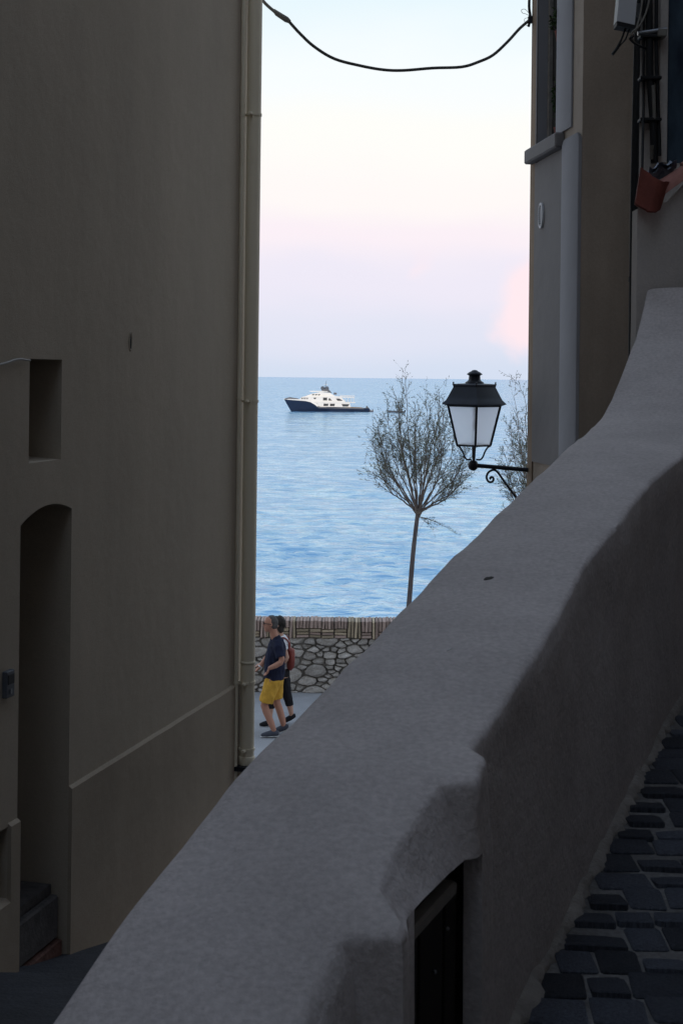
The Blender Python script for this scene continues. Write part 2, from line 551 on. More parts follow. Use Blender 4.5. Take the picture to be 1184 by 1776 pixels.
# sea water
m = bpy.data.materials.new('sea_water'); m.use_nodes = True
n, l = m.node_tree.nodes, m.node_tree.links
n.remove(n['Principled BSDF'])
b = n.new('ShaderNodeBsdfDiffuse'); b.inputs['Color'].default_value = (0.17, 0.38, 0.62, 1)
g = n.new('ShaderNodeBsdfGlossy'); g.inputs['Roughness'].default_value = 0.10; g.inputs['Color'].default_value = (0.78, 0.93, 1, 1)
fr = n.new('ShaderNodeFresnel'); fr.inputs['IOR'].default_value = 1.34
fm = n.new('ShaderNodeMapRange'); fm.inputs['From Min'].default_value = 0.04; fm.inputs['From Max'].default_value = 0.22
fm.inputs['To Min'].default_value = 0.05; fm.inputs['To Max'].default_value = 0.86     # wave crests hide part of the grazing mirror
mx_ = n.new('ShaderNodeMixShader')
l.new(fr.outputs[0], fm.inputs[0]); wp_tc = n.new('ShaderNodeTexCoord')
fac_ = fm.outputs[0]
for sc_, st, lo_ in ((0.07, (0.35, 0.6, 1), 0.14), (0.5, (0.45, 0.8, 1), 0.42)):      # noise thins the mirror: breeze patches and painted glints of unresolved ripples
    wp_m = n.new('ShaderNodeMapping'); wp_m.inputs['Scale'].default_value = st
    l.new(wp_tc.outputs['Object'], wp_m.inputs[0])
    wp_t = n.new('ShaderNodeTexNoise'); wp_t.inputs['Scale'].default_value = sc_; wp_t.inputs['Detail'].default_value = 5.0; wp_t.inputs['Roughness'].default_value = 0.62
    l.new(wp_m.outputs[0], wp_t.inputs['Vector'])
    wp_r = n.new('ShaderNodeMapRange'); wp_r.inputs['From Min'].default_value = 0.40; wp_r.inputs['From Max'].default_value = 0.60
    wp_r.inputs['To Min'].default_value = 1.0 - lo_; wp_r.inputs['To Max'].default_value = 1.0
    l.new(wp_t.outputs['Fac'], wp_r.inputs['Value'])
    wp_x = n.new('ShaderNodeMath'); wp_x.operation = 'MULTIPLY'
    l.new(fac_, wp_x.inputs[0]); l.new(wp_r.outputs[0], wp_x.inputs[1])
    fac_ = wp_x.outputs[0]
l.new(fac_, mx_.inputs[0]); l.new(b.outputs[0], mx_.inputs[1]); l.new(g.outputs[0], mx_.inputs[2])
l.new(mx_.outputs[0], n['Material Output'].inputs['Surface'])
tc = n.new('ShaderNodeTexCoord')
last = None
for sc_, st, dist, det in ((0.13, (0.35, 1, 1), 0.8, 4), (0.45, (0.5, 1, 1), 0.42, 5), (1.5, (0.55, 1, 1), 0.16, 5)):
    mp = n.new('ShaderNodeMapping'); mp.inputs['Scale'].default_value = st
    l.new(tc.outputs['Object'], mp.inputs[0])
    t = n.new('ShaderNodeTexNoise'); t.inputs['Scale'].default_value = sc_; t.inputs['Detail'].default_value = det
    l.new(mp.outputs[0], t.inputs['Vector'])
    bp = n.new('ShaderNodeBump'); bp.inputs['Distance'].default_value = dist
    l.new(t.outputs['Fac'], bp.inputs['Height'])
    if last: l.new(last, bp.inputs['Normal'])
    last = bp.outputs[0]
for q_ in (b, g, fr):
    l.new(last, q_.inputs['Normal'])
M['sea'] = m

# ================================================================== THE SETTING
# ---- plan of the alley
UV = 0.273                                     # direction of the left house wall in plan
ld = Vector((UV, 1.0)).normalized()
u0 = ray(423, 655)[0]
YP = 11.2
P0 = Vector((u0 * YP, YP))                     # corner of the left house at the sea end
dw = -ld                                       # along the wall towards the viewer
ln = Vector((ld.y, -ld.x))                     # outward, into the alley


def LW(t, o, z):
    p = P0 + dw * t + ln * o
    return Vector((p.x, p.y, z))


def lhit(px, py):
    s, z, X, Y = hit(px, py, P0, dw)
    return s, z


# ---- plan of the parapet between the path and the alley
def path_z(Y):
    return ZC - 1.6 + 0.1 * Y


def path_hit(px, py):
    u, v = ray(px, py)
    Y = 1.6 / (0.1 - v)
    return Vector((u * Y, Y))


A1, A2 = path_hit(920, 1776), path_hit(1184, 1230)
pd = (A2 - A1).normalized()
pn = Vector((pd.y, -pd.x))                     # towards the path (right)
WID = 0.45
O0 = A1 - pn * WID                             # outer line origin


def PP(s, w, z):
    p = O0 + pd * s + pn * w
    return Vector((p.x, p.y, z))


_fa, _fb = hit(0, 1695, P0, dw), hit(150, 1644, P0, dw)
AS = (_fb[1] - _fa[1]) / (_fb[3] - _fa[3])


def alley_z(Y):
    za = _fa[1] + AS * (Y - _fa[3])
    zb = max(0.0, 1.55 - 0.23 * (Y - 10.5))
    return (za if Y < 10.0 else za + (zb - za) * min(1, (Y - 10.0) / 1.5)) if Y < 17 else 0.0


# ---- ground
# terrain body under the town, in front of the sea
mk('terrain', *(lambda q: (q.v, q.f))(MB().box(-60, 60, -40, 24.3, -12, -0.02)), M['rubble_mortar'], smooth=False)['kind'] = 'structure'
rd = MB()
rd.quad((-60, 17.0, 0.0), (60, 17.0, 0.0), (60, 23.95, 0.0), (-60, 23.95, 0.0))
rd.quad((-60, 13.0, -0.012), (60, 13.0, -0.012), (60, 17.0, 0.0), (-60, 17.0, 0.0))
tag(rd.build('road', M['asphalt'], smooth=False), kind='structure')
# alley floor, sloping down to the road, with a shallow step near the doorway
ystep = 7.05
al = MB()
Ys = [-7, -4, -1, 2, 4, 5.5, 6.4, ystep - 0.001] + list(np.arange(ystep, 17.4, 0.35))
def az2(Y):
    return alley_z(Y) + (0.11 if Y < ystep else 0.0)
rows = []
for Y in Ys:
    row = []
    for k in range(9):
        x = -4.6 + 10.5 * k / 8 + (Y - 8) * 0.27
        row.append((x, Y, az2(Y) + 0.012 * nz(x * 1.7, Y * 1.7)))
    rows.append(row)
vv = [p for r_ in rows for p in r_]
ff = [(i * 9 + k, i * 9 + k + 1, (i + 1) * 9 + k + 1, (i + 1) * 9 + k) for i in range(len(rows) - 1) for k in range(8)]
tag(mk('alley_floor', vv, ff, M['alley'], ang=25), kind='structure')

# paved path climbing on the right side of the parapet
def face_x(Y):
    s = (Y - A1.y) / pd.y
    return A1.x + s * pd.x
pv, pf = [], []
Ysp = np.arange(-6, 6.95, 0.3)
for i, Y in enumerate(Ysp):
    for k in range(5):
        q = -0.05 + 1.75 * k / 4
        pv.append((face_x(Y) + q, Y, path_z(Y) - 0.001 + 0.001 * nz(q * 5, Y * 3)))
pf = [(i * 5 + k, i * 5 + k + 1, (i + 1) * 5 + k + 1, (i + 1) * 5 + k) for i in range(len(Ysp) - 1) for k in range(4)]
path = mk('path', pv, pf, M['mortar'])
path['kind'] = 'structure'
# body under the path so that it is solid from the side
# setts, one by one
sett_meshes = []
for k in range(7):
    rs = random.Random(40 + k)
    c8 = []
    for (a_, b_) in ((1, -1), (1, 1), (-1, 1), (-1, -1)):
        ch_ = rs.uniform(0.03, 0.10); c2_ = rs.uniform(0.03, 0.08)
        jx, jy = rs.uniform(-.05, .02), rs.uniform(-.06, .02)
        P_ = [(a_ * (.5 + jx), b_ * (.5 + jy - ch_)), (a_ * (.5 + jx - c2_), b_ * (.5 + jy))]
        c8 += P_ if a_ * b_ > 0 else P_[::-1]
    c8 = c8[0:2] + c8[2:4] + c8[4:6] + c8[6:8]
    loops = []
    for (sc_, zz) in ((1.02, -0.03), (1.02, 0.0), (0.97, 0.0025)):
        loops.append([(x_ * sc_, y_ * sc_, zz + 0.003 * nz(x_ * 5 + k, y_ * 5, zz * 9)) for x_, y_ in c8])
    vs_ = [p for lp in loops for p in lp] + [(0, 0, 0.003)]
    nA = 8
    fs_ = []
    for i in range(2):
        for q in range(nA):
            fs_.append((i * nA + q, i * nA + (q + 1) % nA, (i + 1) * nA + (q + 1) % nA, (i + 1) * nA + q))
    for q in range(nA):
        fs_.append((2 * nA + q, 2 * nA + (q + 1) % nA, 3 * nA))
    me = bpy.data.meshes.new('sett')
    me.from_pydata(vs_, [], fs_)
    me.materials.append(M['sett'])
    me.polygons.foreach_set('use_smooth', [True] * len(me.polygons))
    me.set_sharp_from_angle(angle=R(50))
    sett_meshes.append(me)
rs = random.Random(5)
Y = 2.15
slope = math.atan(0.1)
while Y < 5.9:
    pitch = rs.uniform(0.088, 0.112)
    x = face_x(Y) - 0.012 + rs.uniform(0, 0.03)
    end = face_x(Y) + 0.80
    while x < end:
        wdt = rs.uniform(0.085, 0.165)
        skew = rs.uniform(-0.05, 0.05)
        yc = Y + pitch / 2 + 0.012 * nz(x * 4, Y * 4) + 0.10 * (x - face_x(Y)) ** 2
        xc = x + wdt / 2
        instance('sett', rs.choice(sett_meshes), path, (xc, yc, path_z(yc) + rs.uniform(0.0015, 0.0035)),
                 (slope + rs.uniform(-.012, .012), rs.uniform(-.012, .012), skew + rs.choice((0, math.pi))), (wdt - 0.004, pitch - 0.003, 1.0))
        x += wdt + (rs.uniform(0.012, 0.03) if rs.random() < 0.10 else 0.002)
    Y += pitch

# ---- sea: one sheet to the horizon, real swell near the shore
ZS = ZC - 15.5
NR, NCc = 1050, 460
dist = 40.0 * (9000.0 / 40.0) ** (np.arange(NR) / (NR - 1))
dist = np.concatenate([[20.0, 30.0], dist, [16000.0, 30000.0, 60000.0, 120000.0]])
angs = np.radians(np.linspace(-15, 18, NCc))
D, AN = np.meshgrid(dist, angs, indexing='ij')
X = D * np.tan(AN); Yg = D + 0 * X
rng = np.random.RandomState(3)
Z = np.zeros_like(X)
spacing = D * 0.0052
for k in range(90):
    lam = 0.5 * (4.2 / 0.5) ** rng.rand()
    th = rng.normal(0, 0.75)
    kx, ky = math.sin(th) * 2 * math.pi / lam, math.cos(th) * 2 * math.pi / lam
    amp = 0.0105 * lam ** 0.9 * (0.6 + 0.8 * rng.rand())
    fade = np.clip((lam / (spacing * 2.6)) - 0.6, 0, 1)
    ph = kx * X + ky * Yg + rng.rand() * 6.28
    Z += amp * fade * (1.6 * np.exp(np.sin(ph) - 1) - 0.75 * 1.0)
for k in range(24):
    lam = 9.0 * (55.0 / 9.0) ** rng.rand()
    th = rng.normal(0, 0.6)
    kx, ky = math.sin(th) * 2 * math.pi / lam, math.cos(th) * 2 * math.pi / lam
    fade = np.clip((lam / (spacing * 2.6)) - 0.6, 0, 1)
    Z += 0.0013 * lam * fade * np.sin(kx * X + ky * Yg + rng.rand() * 6.28)
group = 0.82 + 0.18 * np.sin(X * 0.05 + 2.0 * np.sin(Yg * 0.031)) * np.sin(Yg * 0.085 + 1.4 * np.sin(X * 0.043))
Z *= np.where(D < 9500, group, 0)
sv = np.stack([X, Yg, Z + ZS], -1).reshape(-1, 3)
nr = len(dist)
I, J = np.meshgrid(np.arange(nr - 1), np.arange(NCc - 1), indexing='ij')
a = (I * NCc + J).ravel()
sf = np.stack([a, a + 1, a + 1 + NCc, a + NCc], -1)
me = bpy.data.meshes.new('sea')
me.vertices.add(len(sv)); me.vertices.foreach_set('co', sv.ravel())
me.loops.add(sf.size); me.loops.foreach_set('vertex_index', sf.ravel().astype(np.int32))
me.polygons.add(len(sf)); me.polygons.foreach_set('loop_start', (np.arange(len(sf)) * 4).astype(np.int32))
me.polygons.foreach_set('loop_total', np.full(len(sf), 4, dtype=np.int32))
me.update(calc_edges=True)
me.polygons.foreach_set('use_smooth', [True] * len(me.polygons))
me.materials.append(M['sea'])
sea = bpy.data.objects.new('sea', me); col.objects.link(sea); sea['kind'] = 'structure'

# ================================================================== LEFT HOUSE
lh = thing('house', 'tall beige stucco house with arched doorway filling the left side of the alley', 'house', LW(0, 0, 0))
w_t0, w_zt = lhit(108, 624); w_t1, _ = lhit(52, 625); w_zb = (lhit(108, 797)[1] + lhit(52, 803)[1]) / 2
d_t0, d_zr = lhit(125, 882); d_t1, d_zl = lhit(36, 912); d_ta, d_za = lhit(93, 873)
h_t0, h_zt = lhit(14, 1434); _, h_zb = lhit(10, 1560); h_t1 = h_t0 + 0.32
p_ta, p_za = lhit(413, 1183); p_tb, p_zb = lhit(122, 1363)
def plz(t):
    return p_za + (p_zb - p_za) * (t - p_ta) / (p_tb - p_ta)
TOPZ, TMAX = 16.0, 19.0
d_zb = 0.5

def arch(t):
    k = (t - d_t0) / (d_t1 - d_t0)
    k = min(1, max(0, k))
    return d_zr + (d_zl - d_zr) * k + (d_za - (d_zr + (d_zl - d_zr) * 0.4)) * (1 - (2 * k - 1) ** 2)

d_top = max(arch(d_t0 + (d_t1 - d_t0) * i / 20) for i in range(21)) + 0.02
openings = [(w_t0, w_t1, w_zb, w_zt), (d_t0, d_t1, d_zb, d_top), (h_t0, h_t1, h_zb, h_zt)]
ts = sorted(set([0.0, TMAX] + [v for o_ in openings for v in o_[:2]] + list(np.arange(0.5, TMAX, 0.75))))
zs = sorted(set([-1.0, TOPZ] + [v for o_ in openings for v in o_[2:]] + list(np.arange(1.0, TOPZ, 0.75))))
mb = MB()
for i in range(len(ts) - 1):
    for j in range(len(zs) - 1):
        tm, zm = (ts[i] + ts[i + 1]) / 2, (zs[j] + zs[j + 1]) / 2
        if any(o_[0] < tm < o_[1] and o_[2] < zm < o_[3] for o_ in openings):
            continue
        mb.quad(LW(ts[i + 1], 0, zs[j]), LW(ts[i], 0, zs[j]), LW(ts[i], 0, zs[j + 1]), LW(ts[i + 1], 0, zs[j + 1]))
# arch infill and soffit
NA = 14
DD = 0.42
for i in range(NA):
    ta, tb = d_t0 + (d_t1 - d_t0) * i / NA, d_t0 + (d_t1 - d_t0) * (i + 1) / NA
    mb.quad(LW(tb, 0, arch(tb)), LW(ta, 0, arch(ta)), LW(ta, 0, d_top), LW(tb, 0, d_top))
    mb.quad(LW(ta, 0, arch(ta)), LW(tb, 0, arch(tb)), LW(tb, -DD, arch(tb)), LW(ta, -DD, arch(ta)))
for t, za in ((d_t0, arch(d_t0)), (d_t1, arch(d_t1))):
    mb.quad(LW(t, 0, d_zb), LW(t, -DD, d_zb), LW(t, -DD, za), LW(t, 0, za))
# window reveal
WD = 0.30
mb.quad(LW(w_t0, 0, w_zb), LW(w_t0, -WD, w_zb + 0.02), LW(w_t0, -WD, w_zt), LW(w_t0, 0, w_zt))
mb.quad(LW(w_t1, 0, w_zb), LW(w_t1, -WD, w_zb + 0.02), LW(w_t1, -WD, w_zt), LW(w_t1, 0, w_zt))
mb.quad(LW(w_t0, 0, w_zt), LW(w_t0, -WD, w_zt), LW(w_t1, -WD, w_zt), LW(w_t1, 0, w_zt))
mb.quad(LW(w_t0, 0, w_zb), LW(w_t0, -WD, w_zb + 0.02), LW(w_t1, -WD, w_zb + 0.02), LW(w_t1, 0, w_zb))
# hatch reveal
HD = 0.10
for t in (h_t0, h_t1):
    mb.quad(LW(t, 0, h_zb), LW(t, -HD, h_zb), LW(t, -HD, h_zt), LW(t, 0, h_zt))
for z in (h_zb, h_zt):
    mb.quad(LW(h_t0, 0, z), LW(h_t0, -HD, z), LW(h_t1, -HD, z), LW(h_t1, 0, z))
# other sides of the house
BD = 8.0
mb.quad(LW(0, 0, -1), LW(0, -BD, -1), LW(0, -BD, TOPZ), LW(0, 0, TOPZ))
mb.quad(LW(TMAX, 0, -1), LW(TMAX, -BD, -1), LW(TMAX, -BD, TOPZ), LW(TMAX, 0, TOPZ))
mb.quad(LW(0, -BD, -1), LW(TMAX, -BD, -1), LW(TMAX, -BD, TOPZ), LW(0, -BD, TOPZ))
lwall = mb.build('wall', M['left_stucco'], lh, smooth=False)
rb = MB()
rb.hexa([LW(-0.0, 0.0, TOPZ), LW(TMAX, 0.0, TOPZ), LW(TMAX, -BD, TOPZ), LW(0, -BD, TOPZ)],
        [LW(1.5, -BD / 2 + .2, TOPZ + 1.6), LW(TMAX - 1.5, -BD / 2 + .2, TOPZ + 1.6), LW(TMAX - 1.5, -BD / 2 - .2, TOPZ + 1.6), LW(1.5, -BD / 2 - .2, TOPZ + 1.6)])
rb.build('roof', M['roof_tile'], lh, smooth=False)
# plinth, proud of the wall, in three stretches round the openings
for ta, tb in ((0.0, d_t0), (d_t1, h_t0), (h_t1, TMAX)):
    q = MB()
    nseg = max(1, int((tb - ta) / 0.25))
    for i in range(nseg):
        a_, b_ = ta + (tb - ta) * i / nseg, ta + (tb - ta) * (i + 1) / nseg
        za, zb = plz(a_) + 0.006 * nz(a_ * 3), plz(b_) + 0.006 * nz(b_ * 3)
        o = 0.022
        q.quad(LW(b_, o, -1), LW(a_, o, -1), LW(a_, o, za - 0.012), LW(b_, o, zb - 0.012))
        q.quad(LW(b_, o, zb - 0.012), LW(a_, o, za - 0.012), LW(a_, 0.0, za + 0.004), LW(b_, 0.0, zb + 0.004))
    for t in (ta, tb):
        q.add([LW(t, 0.022, -1), LW(t, 0.0, -1), LW(t, 0.0, plz(t) + 0.004), LW(t, 0.022, plz(t) - 0.012)], [(0, 1, 2, 3)])
    q.build('plinth', M['left_plinth'], lh, smooth=False)
# plinth piece below the hatch opening
q = MB()
q.quad(LW(h_t1, 0.022, -1), LW(h_t0, 0.022, -1), LW(h_t0, 0.022, h_zb - 0.02), LW(h_t1, 0.022, h_zb - 0.02))
q.quad(LW(h_t1, 0.022, h_zb - 0.02), LW(h_t0, 0.022, h_zb - 0.02), LW(h_t0, 0.0, h_zb), LW(h_t1, 0.0, h_zb))
q.build('plinth', M['left_plinth'], lh, smooth=False)
# door of upright boards at the back of the doorway
door = MB().box(d_t0, d_t1, -DD - 0.05, -DD - 0.02, d_zb, d_top + .05, LW).build('door', M['wood_dark'], lh, smooth=False)
nb = 5
for i in range(nb):
    a_, b_ = d_t0 + (d_t1 - d_t0) * i / nb, d_t0 + (d_t1 - d_t0) * (i + 1) / nb
    MB().box(a_ + 0.004, b_ - 0.004, -DD - 0.02, -DD + 0.004, d_zb, d_top, LW).build('plank', M['wood_dark'], door, smooth=False)
# step in the doorway
_, st_z = lhit(105, 1545)
st = MB()
st.box(d_t0 + 0.012, d_t1 - 0.006, -DD, -0.10, 0.5, st_z, LW)
ste = st.build('doorstep', M['step_stone'], lh, smooth=False)
MB().bbox(d_t0 + 0.02, d_t1 - 0.006, -0.099, -0.045, st_z - 0.30, st_z - 0.05, 0.012, LW).build('nosing', M['step_stone'], ste)
MB().bbox(d_t0 + 0.02, d_t1 - 0.006, -0.097, -0.02, 0.5, st_z - 0.305, 0.008, LW).build('riser', M['step_brick'], ste)
# window filled by a panel, its dark inside painted near black, with shutter blocks
win = MB().box(w_t0, w_t1, -WD - 0.03, -WD, w_zb, w_zt, LW).build('window', M['dark_inside'], lh, smooth=False)
MB().box(w_t1 - 0.15, w_t1 - 0.002, -WD + .001, -0.15, w_zb + 0.08, w_zb + 0.17, LW).build('shutter_block', M['wood_dark'], win, smooth=False)
MB().box(w_t1 - 0.14, w_t1 - 0.002, -WD + .001, -0.16, w_zt - 0.24, w_zt - 0.12, LW).build('shutter_block', M['wood_dark'], win, smooth=False)
MB().box(w_t0 + .001, w_t0 + 0.05, -WD + .001, -WD + 0.05, w_zb + .03, w_zt - .001, LW).build('frame', M['wood_dark'], win, smooth=False)
# hatch door
hd = MB().box(h_t0 + .001, h_t1 - .001, -HD, -HD + 0.02, h_zb + .001, h_zt - .001, LW).build('meter_hatch', M['wood_dark'], lh, smooth=False)
# hole in the stucco (a broken patch): raised lip round a flat disc that paints its shade
ht, hz = lhit(226, 592)
q = MB()
ring = []
for k in range(14):
    a_ = 2 * math.pi * k / 14
    ring.append((0.018 * math.cos(a_) * (1 + .3 * nz(k * 1.3)), 0.055 * math.sin(a_) * (1 + .25 * nz(k * 2.1, 4))))
outer = [LW(ht + 1.35 * x, 0.001, hz + 1.25 * y) for x, y in ring]
mid = [LW(ht + 1.1 * x, 0.007, hz + 1.08 * y) for x, y in ring]
inn = [LW(ht + .8 * x, 0.003, hz + .9 * y) for x, y in ring]
vv = outer + mid + inn
ff = [(i * 14 + k, i * 14 + (k + 1) % 14, (i + 1) * 14 + (k + 1) % 14, (i + 1) * 14 + k) for i in range(2) for k in range(14)]
mk('wall_hole', vv + inn, ff, M['left_stucco'], lh)
mk('hole_shade', [LW(ht + .82 * x, 0.0035, hz + .92 * y) for x, y in ring], [tuple(range(14))], M['dark_inside'], lh)  # flat dark disc in place of the shaded depth

# thin white wire stapled along the wall above the little window
pts = [lhit(-40, 640), lhit(5, 630), lhit(28, 623), lhit(49, 625)]
MBw = MB().tube(spline([LW(t, 0.012, z) for t, z in pts], 4), 0.006, 6)
tag(MBw.build('wall_wire', M['wire_white'], loc=LW(pts[1][0], 0.012, pts[1][1])), 'thin pale wire fixed to the left wall beside the little window', 'wire')

# intercom box
it, iz = lhit(12, 1162); _, iz2 = lhit(12, 1208)
ic = thing('intercom', 'small dark intercom panel on the wall left of the arched doorway', 'intercom', LW(it, 0, iz2))
MB().bbox(it - 0.035, it + 0.05, 0.0, 0.03, iz2, iz, 0.004, LW).build('housing', M['yacht_grey'], ic)
MB().box(it - 0.025, it + 0.04, 0.03, 0.034, iz - 0.07, iz - 0.02, LW).build('speaker_grille', M['cable_black'], ic, smooth=False)
MB().box(it - 0.0, it + 0.02, 0.03, 0.036, iz2 + 0.02, iz2 + 0.045, LW).build('button', M['steel'], ic, smooth=False)

# downpipe at the corner and its thin companion tube
o_p = 0.085
pt = 0.075
dp = thing('downpipe', 'fat beige painted downpipe on the corner of the left house', 'downpipe', LW(pt, o_p, alley_z(11.2)))
zb_, zt_ = alley_z(11.2) - 0.1, TOPZ
RP = 0.056
MB().tube([LW(pt, o_p, zb_), LW(pt, o_p, zt_)], RP, 20).build('pipe', M['pipe_paint'], dp)
for py in (203, 695, 1172, 1284):
    _, zc_ = lhit(428, py)
    cl = MB().tube([LW(pt, o_p, zc_ - 0.010), LW(pt, o_p, zc_ + 0.010)], RP + 0.006, 20)
    co = cl.build('clamp', M['pipe_paint'], dp)
    MB().box(pt + 0.0, pt + 0.02, 0.0, o_p - RP, zc_ - 0.008, zc_ + 0.008, LW).build('clamp_stem', M['pipe_paint'], co, smooth=False)
    MB().bbox(pt + RP + 0.0, pt + RP + 0.05, o_p - 0.012, o_p + 0.012, zc_ - 0.01, zc_ + 0.01, 0.003, LW).build('clamp_ear', M['pipe_paint'], co)
for py, rr, hh in ((1138, 0.0615, 0.012), (1305, 0.064, 0.045), (1500, 0.064, 0.05)):
    _, zc_ = lhit(428, py)
    MB().lathe(LW(pt, o_p, zc_), [(RP + .001, -hh), (rr, -hh + .006), (rr, hh - .008), (RP + .001, hh)], 20).build('collar', M['pipe_paint'], dp)
_, zbr = lhit(420, 1318)
MB().box(pt + 0.03, pt + 0.12, 0.0, o_p + 0.07, zbr - 0.02, zbr + 0.012, LW).build('bracket', M['black_iron'], dp, smooth=False)
tt = 0.165
tp_ = thing('conduit', 'thin beige conduit running beside the fat downpipe of the left house', 'conduit', LW(tt, 0.02, alley_z(11.2)))
MB().tube([LW(tt, 0.022, zb_), LW(tt, 0.022, zt_)], 0.017, 10).build('tube', M['pipe_paint'], tp_)
for py in (203, 690, 1175, 1320):
    _, zc_ = lhit(420, py)
    MB().tube([LW(tt, 0.022, zc_ - 0.008), LW(tt, 0.022, zc_ + 0.008)], 0.021, 10).build('clip', M['pipe_paint'], tp_)

# ================================================================== PARAPET
sil = [(90, 1776), (145, 1690), (200, 1612), (270, 1520), (340, 1430), (400, 1360), (440, 1310), (520, 1238), (600, 1155), (680, 1075),
       (720, 1033), (800, 948), (860, 892), (915, 838), (980, 778), (1010, 755), (1040, 728), (1060, 690), (1080, 640), (1100, 590), (1115, 530), (1121, 500)]
# width of the top along its length: narrow, with two cheeks jutting out beside the niche
wed = [(-2.6, .37), (-.985, .37), (-.91, .364), (-.825, .366), (-.806, .45), (-.77, .447), (-.70, .381), (-.613, .374), (-.472, .377), (-.392, .388), (-.376, .437),
       (-.264, .43), (-.227, .388), (-.07, .39), (.1, .391), (.386, .385), (.62, .38), (.83, .369), (1.12, .372), (1.54, .377), (1.79, .386), (2.15, .425), (6, .43)]
I0 = O0 + pn * WID
ho = sorted((lambda h_: (h_[0], h_[1]))(hit(x, y, O0, pd)) for x, y in sil)
SEND = ho[-1][0]


def ext(tab, s):
    x = [a_ for a_, b_ in tab]; y = [b_ for a_, b_ in tab]
    if s < x[0]: return y[0] + (s - x[0]) * 0.25
    return float(np.interp(s, x, y))


def sm(tab, s):
    return sum(ext(tab, s + d) * w_ for d, w_ in ((-0.03, .25), (0, .5), (.03, .25)))


LZ = ZC - 0.858
sn0 = hit(720, 1650, I0 - pn * .03, pd)[0]; sn1 = hit(829, 1600, I0 - pn * .014, pd)[0]
s_bl = hit(690, 1600, I0, pd)[0]


def ssp(a_, b_, x):
    t = min(1, max(0, (x - a_) / (b_ - a_)))
    return t * t * (3 - 2 * t)


def prot(s):
    return float(np.interp(s, [a_ for a_, b_ in wed], [b_ for a_, b_ in wed]))


Ss = sorted(set(list(np.arange(-2.6, SEND, 0.015)) + [sn0, sn1, SEND]))
Ss = [s for i, s in enumerate(Ss) if i == 0 or s - Ss[i - 1] > 1e-4]
secs = []
NF = 5
for s in Ss:
    o_ = sm(ho, s) + 0.006
    i_ = o_ - 0.004
    W = prot(s)
    base = PP(s, WID, 0)
    zp = path_z(base.y) - 0.08
    zl = min(LZ, i_ - 0.035)
    # width of the face at lintel height: full beside and over the niche, battered elsewhere
    wb = W + (WID - 0.025 - W) * (i_ - zl) / max(0.1, i_ - zp)
    k_ = (1 - ssp(-.27, -.18, s)) * (0.12 + 0.40 * ssp(-.83, -.78, s))
    wl_ = wb + (WID - wb) * k_
    pr = [(0.0, 0.6), (0.0, o_ - 0.5), (0.0, o_ - 0.2), (0.0, o_ - 0.035), (0.004, o_ - 0.008), (0.022, o_ + 0.001)]
    for k in (0.14, 0.28, 0.42, 0.56, 0.70, 0.84):
        pr.append((k * W, o_ + (i_ - o_) * k + 0.008 * math.sin(math.pi * k)))
    pr += [(W - 0.016, i_ + 0.0005), (W - 0.004, i_ - 0.004), (W + 0.001, i_ - 0.013)]
    for k in range(1, NF):
        pr.append((W + 0.001 + (wl_ - W - 0.001) * k / NF, (i_ - 0.013) + (zl - i_ + 0.013) * k / NF))
    pr.append((wl_, zl))
    for k in range(1, 4):
        pr.append((wl_ + (max(WID - 0.025, wl_ + .004) - wl_) * k / 3, zl + (zp - zl) * k / 3))
    sec = []
    for j, (w_, z_) in enumerate(pr):
        p = PP(s, w_, z_)
        a_ = 0.007 * nz(p.x * 3.1, p.y * 3.1, p.z * 3.1) + 0.004 * nz(p.x * 9, p.y * 9, p.z * 9)
        near = abs(s - sn0) < .02 or abs(s - sn1) < .02 or j == 6 + 6 + 3 + NF - 1
        if 3 <= j <= 14:
            p.z += a_ * 1.2
        if not near and j >= 13:
            p.x += pn.x * a_ * 1.5; p.y += pn.y * a_ * 1.5
        sec.append(p)
    secs.append(sec)
nP = len(secs[0])
JL = 6 + 6 + 3 + NF - 1        # index of the lintel row
vv = [p for s_ in secs for p in s_]
ff = []
for i in range(len(secs) - 1):
    smid = (Ss[i] + Ss[i + 1]) / 2
    for j in range(nP - 1):
        if j >= JL and sn0 < smid < sn1:
            continue
        ff.append((i * nP + j, i * nP + j + 1, (i + 1) * nP + j + 1, (i + 1) * nP + j))
# ends and niche reveals
ff.append(tuple(range(nP)))
ff.append(tuple((len(secs) - 1) * nP + j for j in range(nP - 1, -1, -1)))
i0 = Ss.index(sn0) if sn0 in Ss else min(range(len(Ss)), key=lambda k: abs(Ss[k] - sn0))
i1 = Ss.index(sn1) if sn1 in Ss else min(range(len(Ss)), key=lambda k: abs(Ss[k] - sn1))
ND = 0.035
Wn = WID
for ii in (i0, i1):
    for j in range(JL, nP - 1):
        p, q = secs[ii][j], secs[ii][j + 1]
        b = len(vv)
        back = Vector((pn.x, pn.y, 0)) * -ND
        vv += [p, q, q + back, p + back]
        ff.append((b, b + 1, b + 2, b + 3))
for i in range(i0, i1):
    p, q = secs[i][JL], secs[i + 1][JL]
    back = Vector((pn.x, pn.y, 0)) * -ND
    b = len(vv)
    vv += [p, q, q + back, p + back]
    ff.append((b, b + 1, b + 2, b + 3))
par = thing('parapet', 'massive grey rendered parapet sweeping up from lower left to the right', 'parapet', PP(0, WID / 2, 3.5))
mk('wall', vv, ff, M['parapet'], par, ang=50)
# niche with its little black door and frame


def NF_(s, o, z):           # niche frame: s along, o out from the back plane
    return PP(s, WID - ND - 0.026 + o, z)


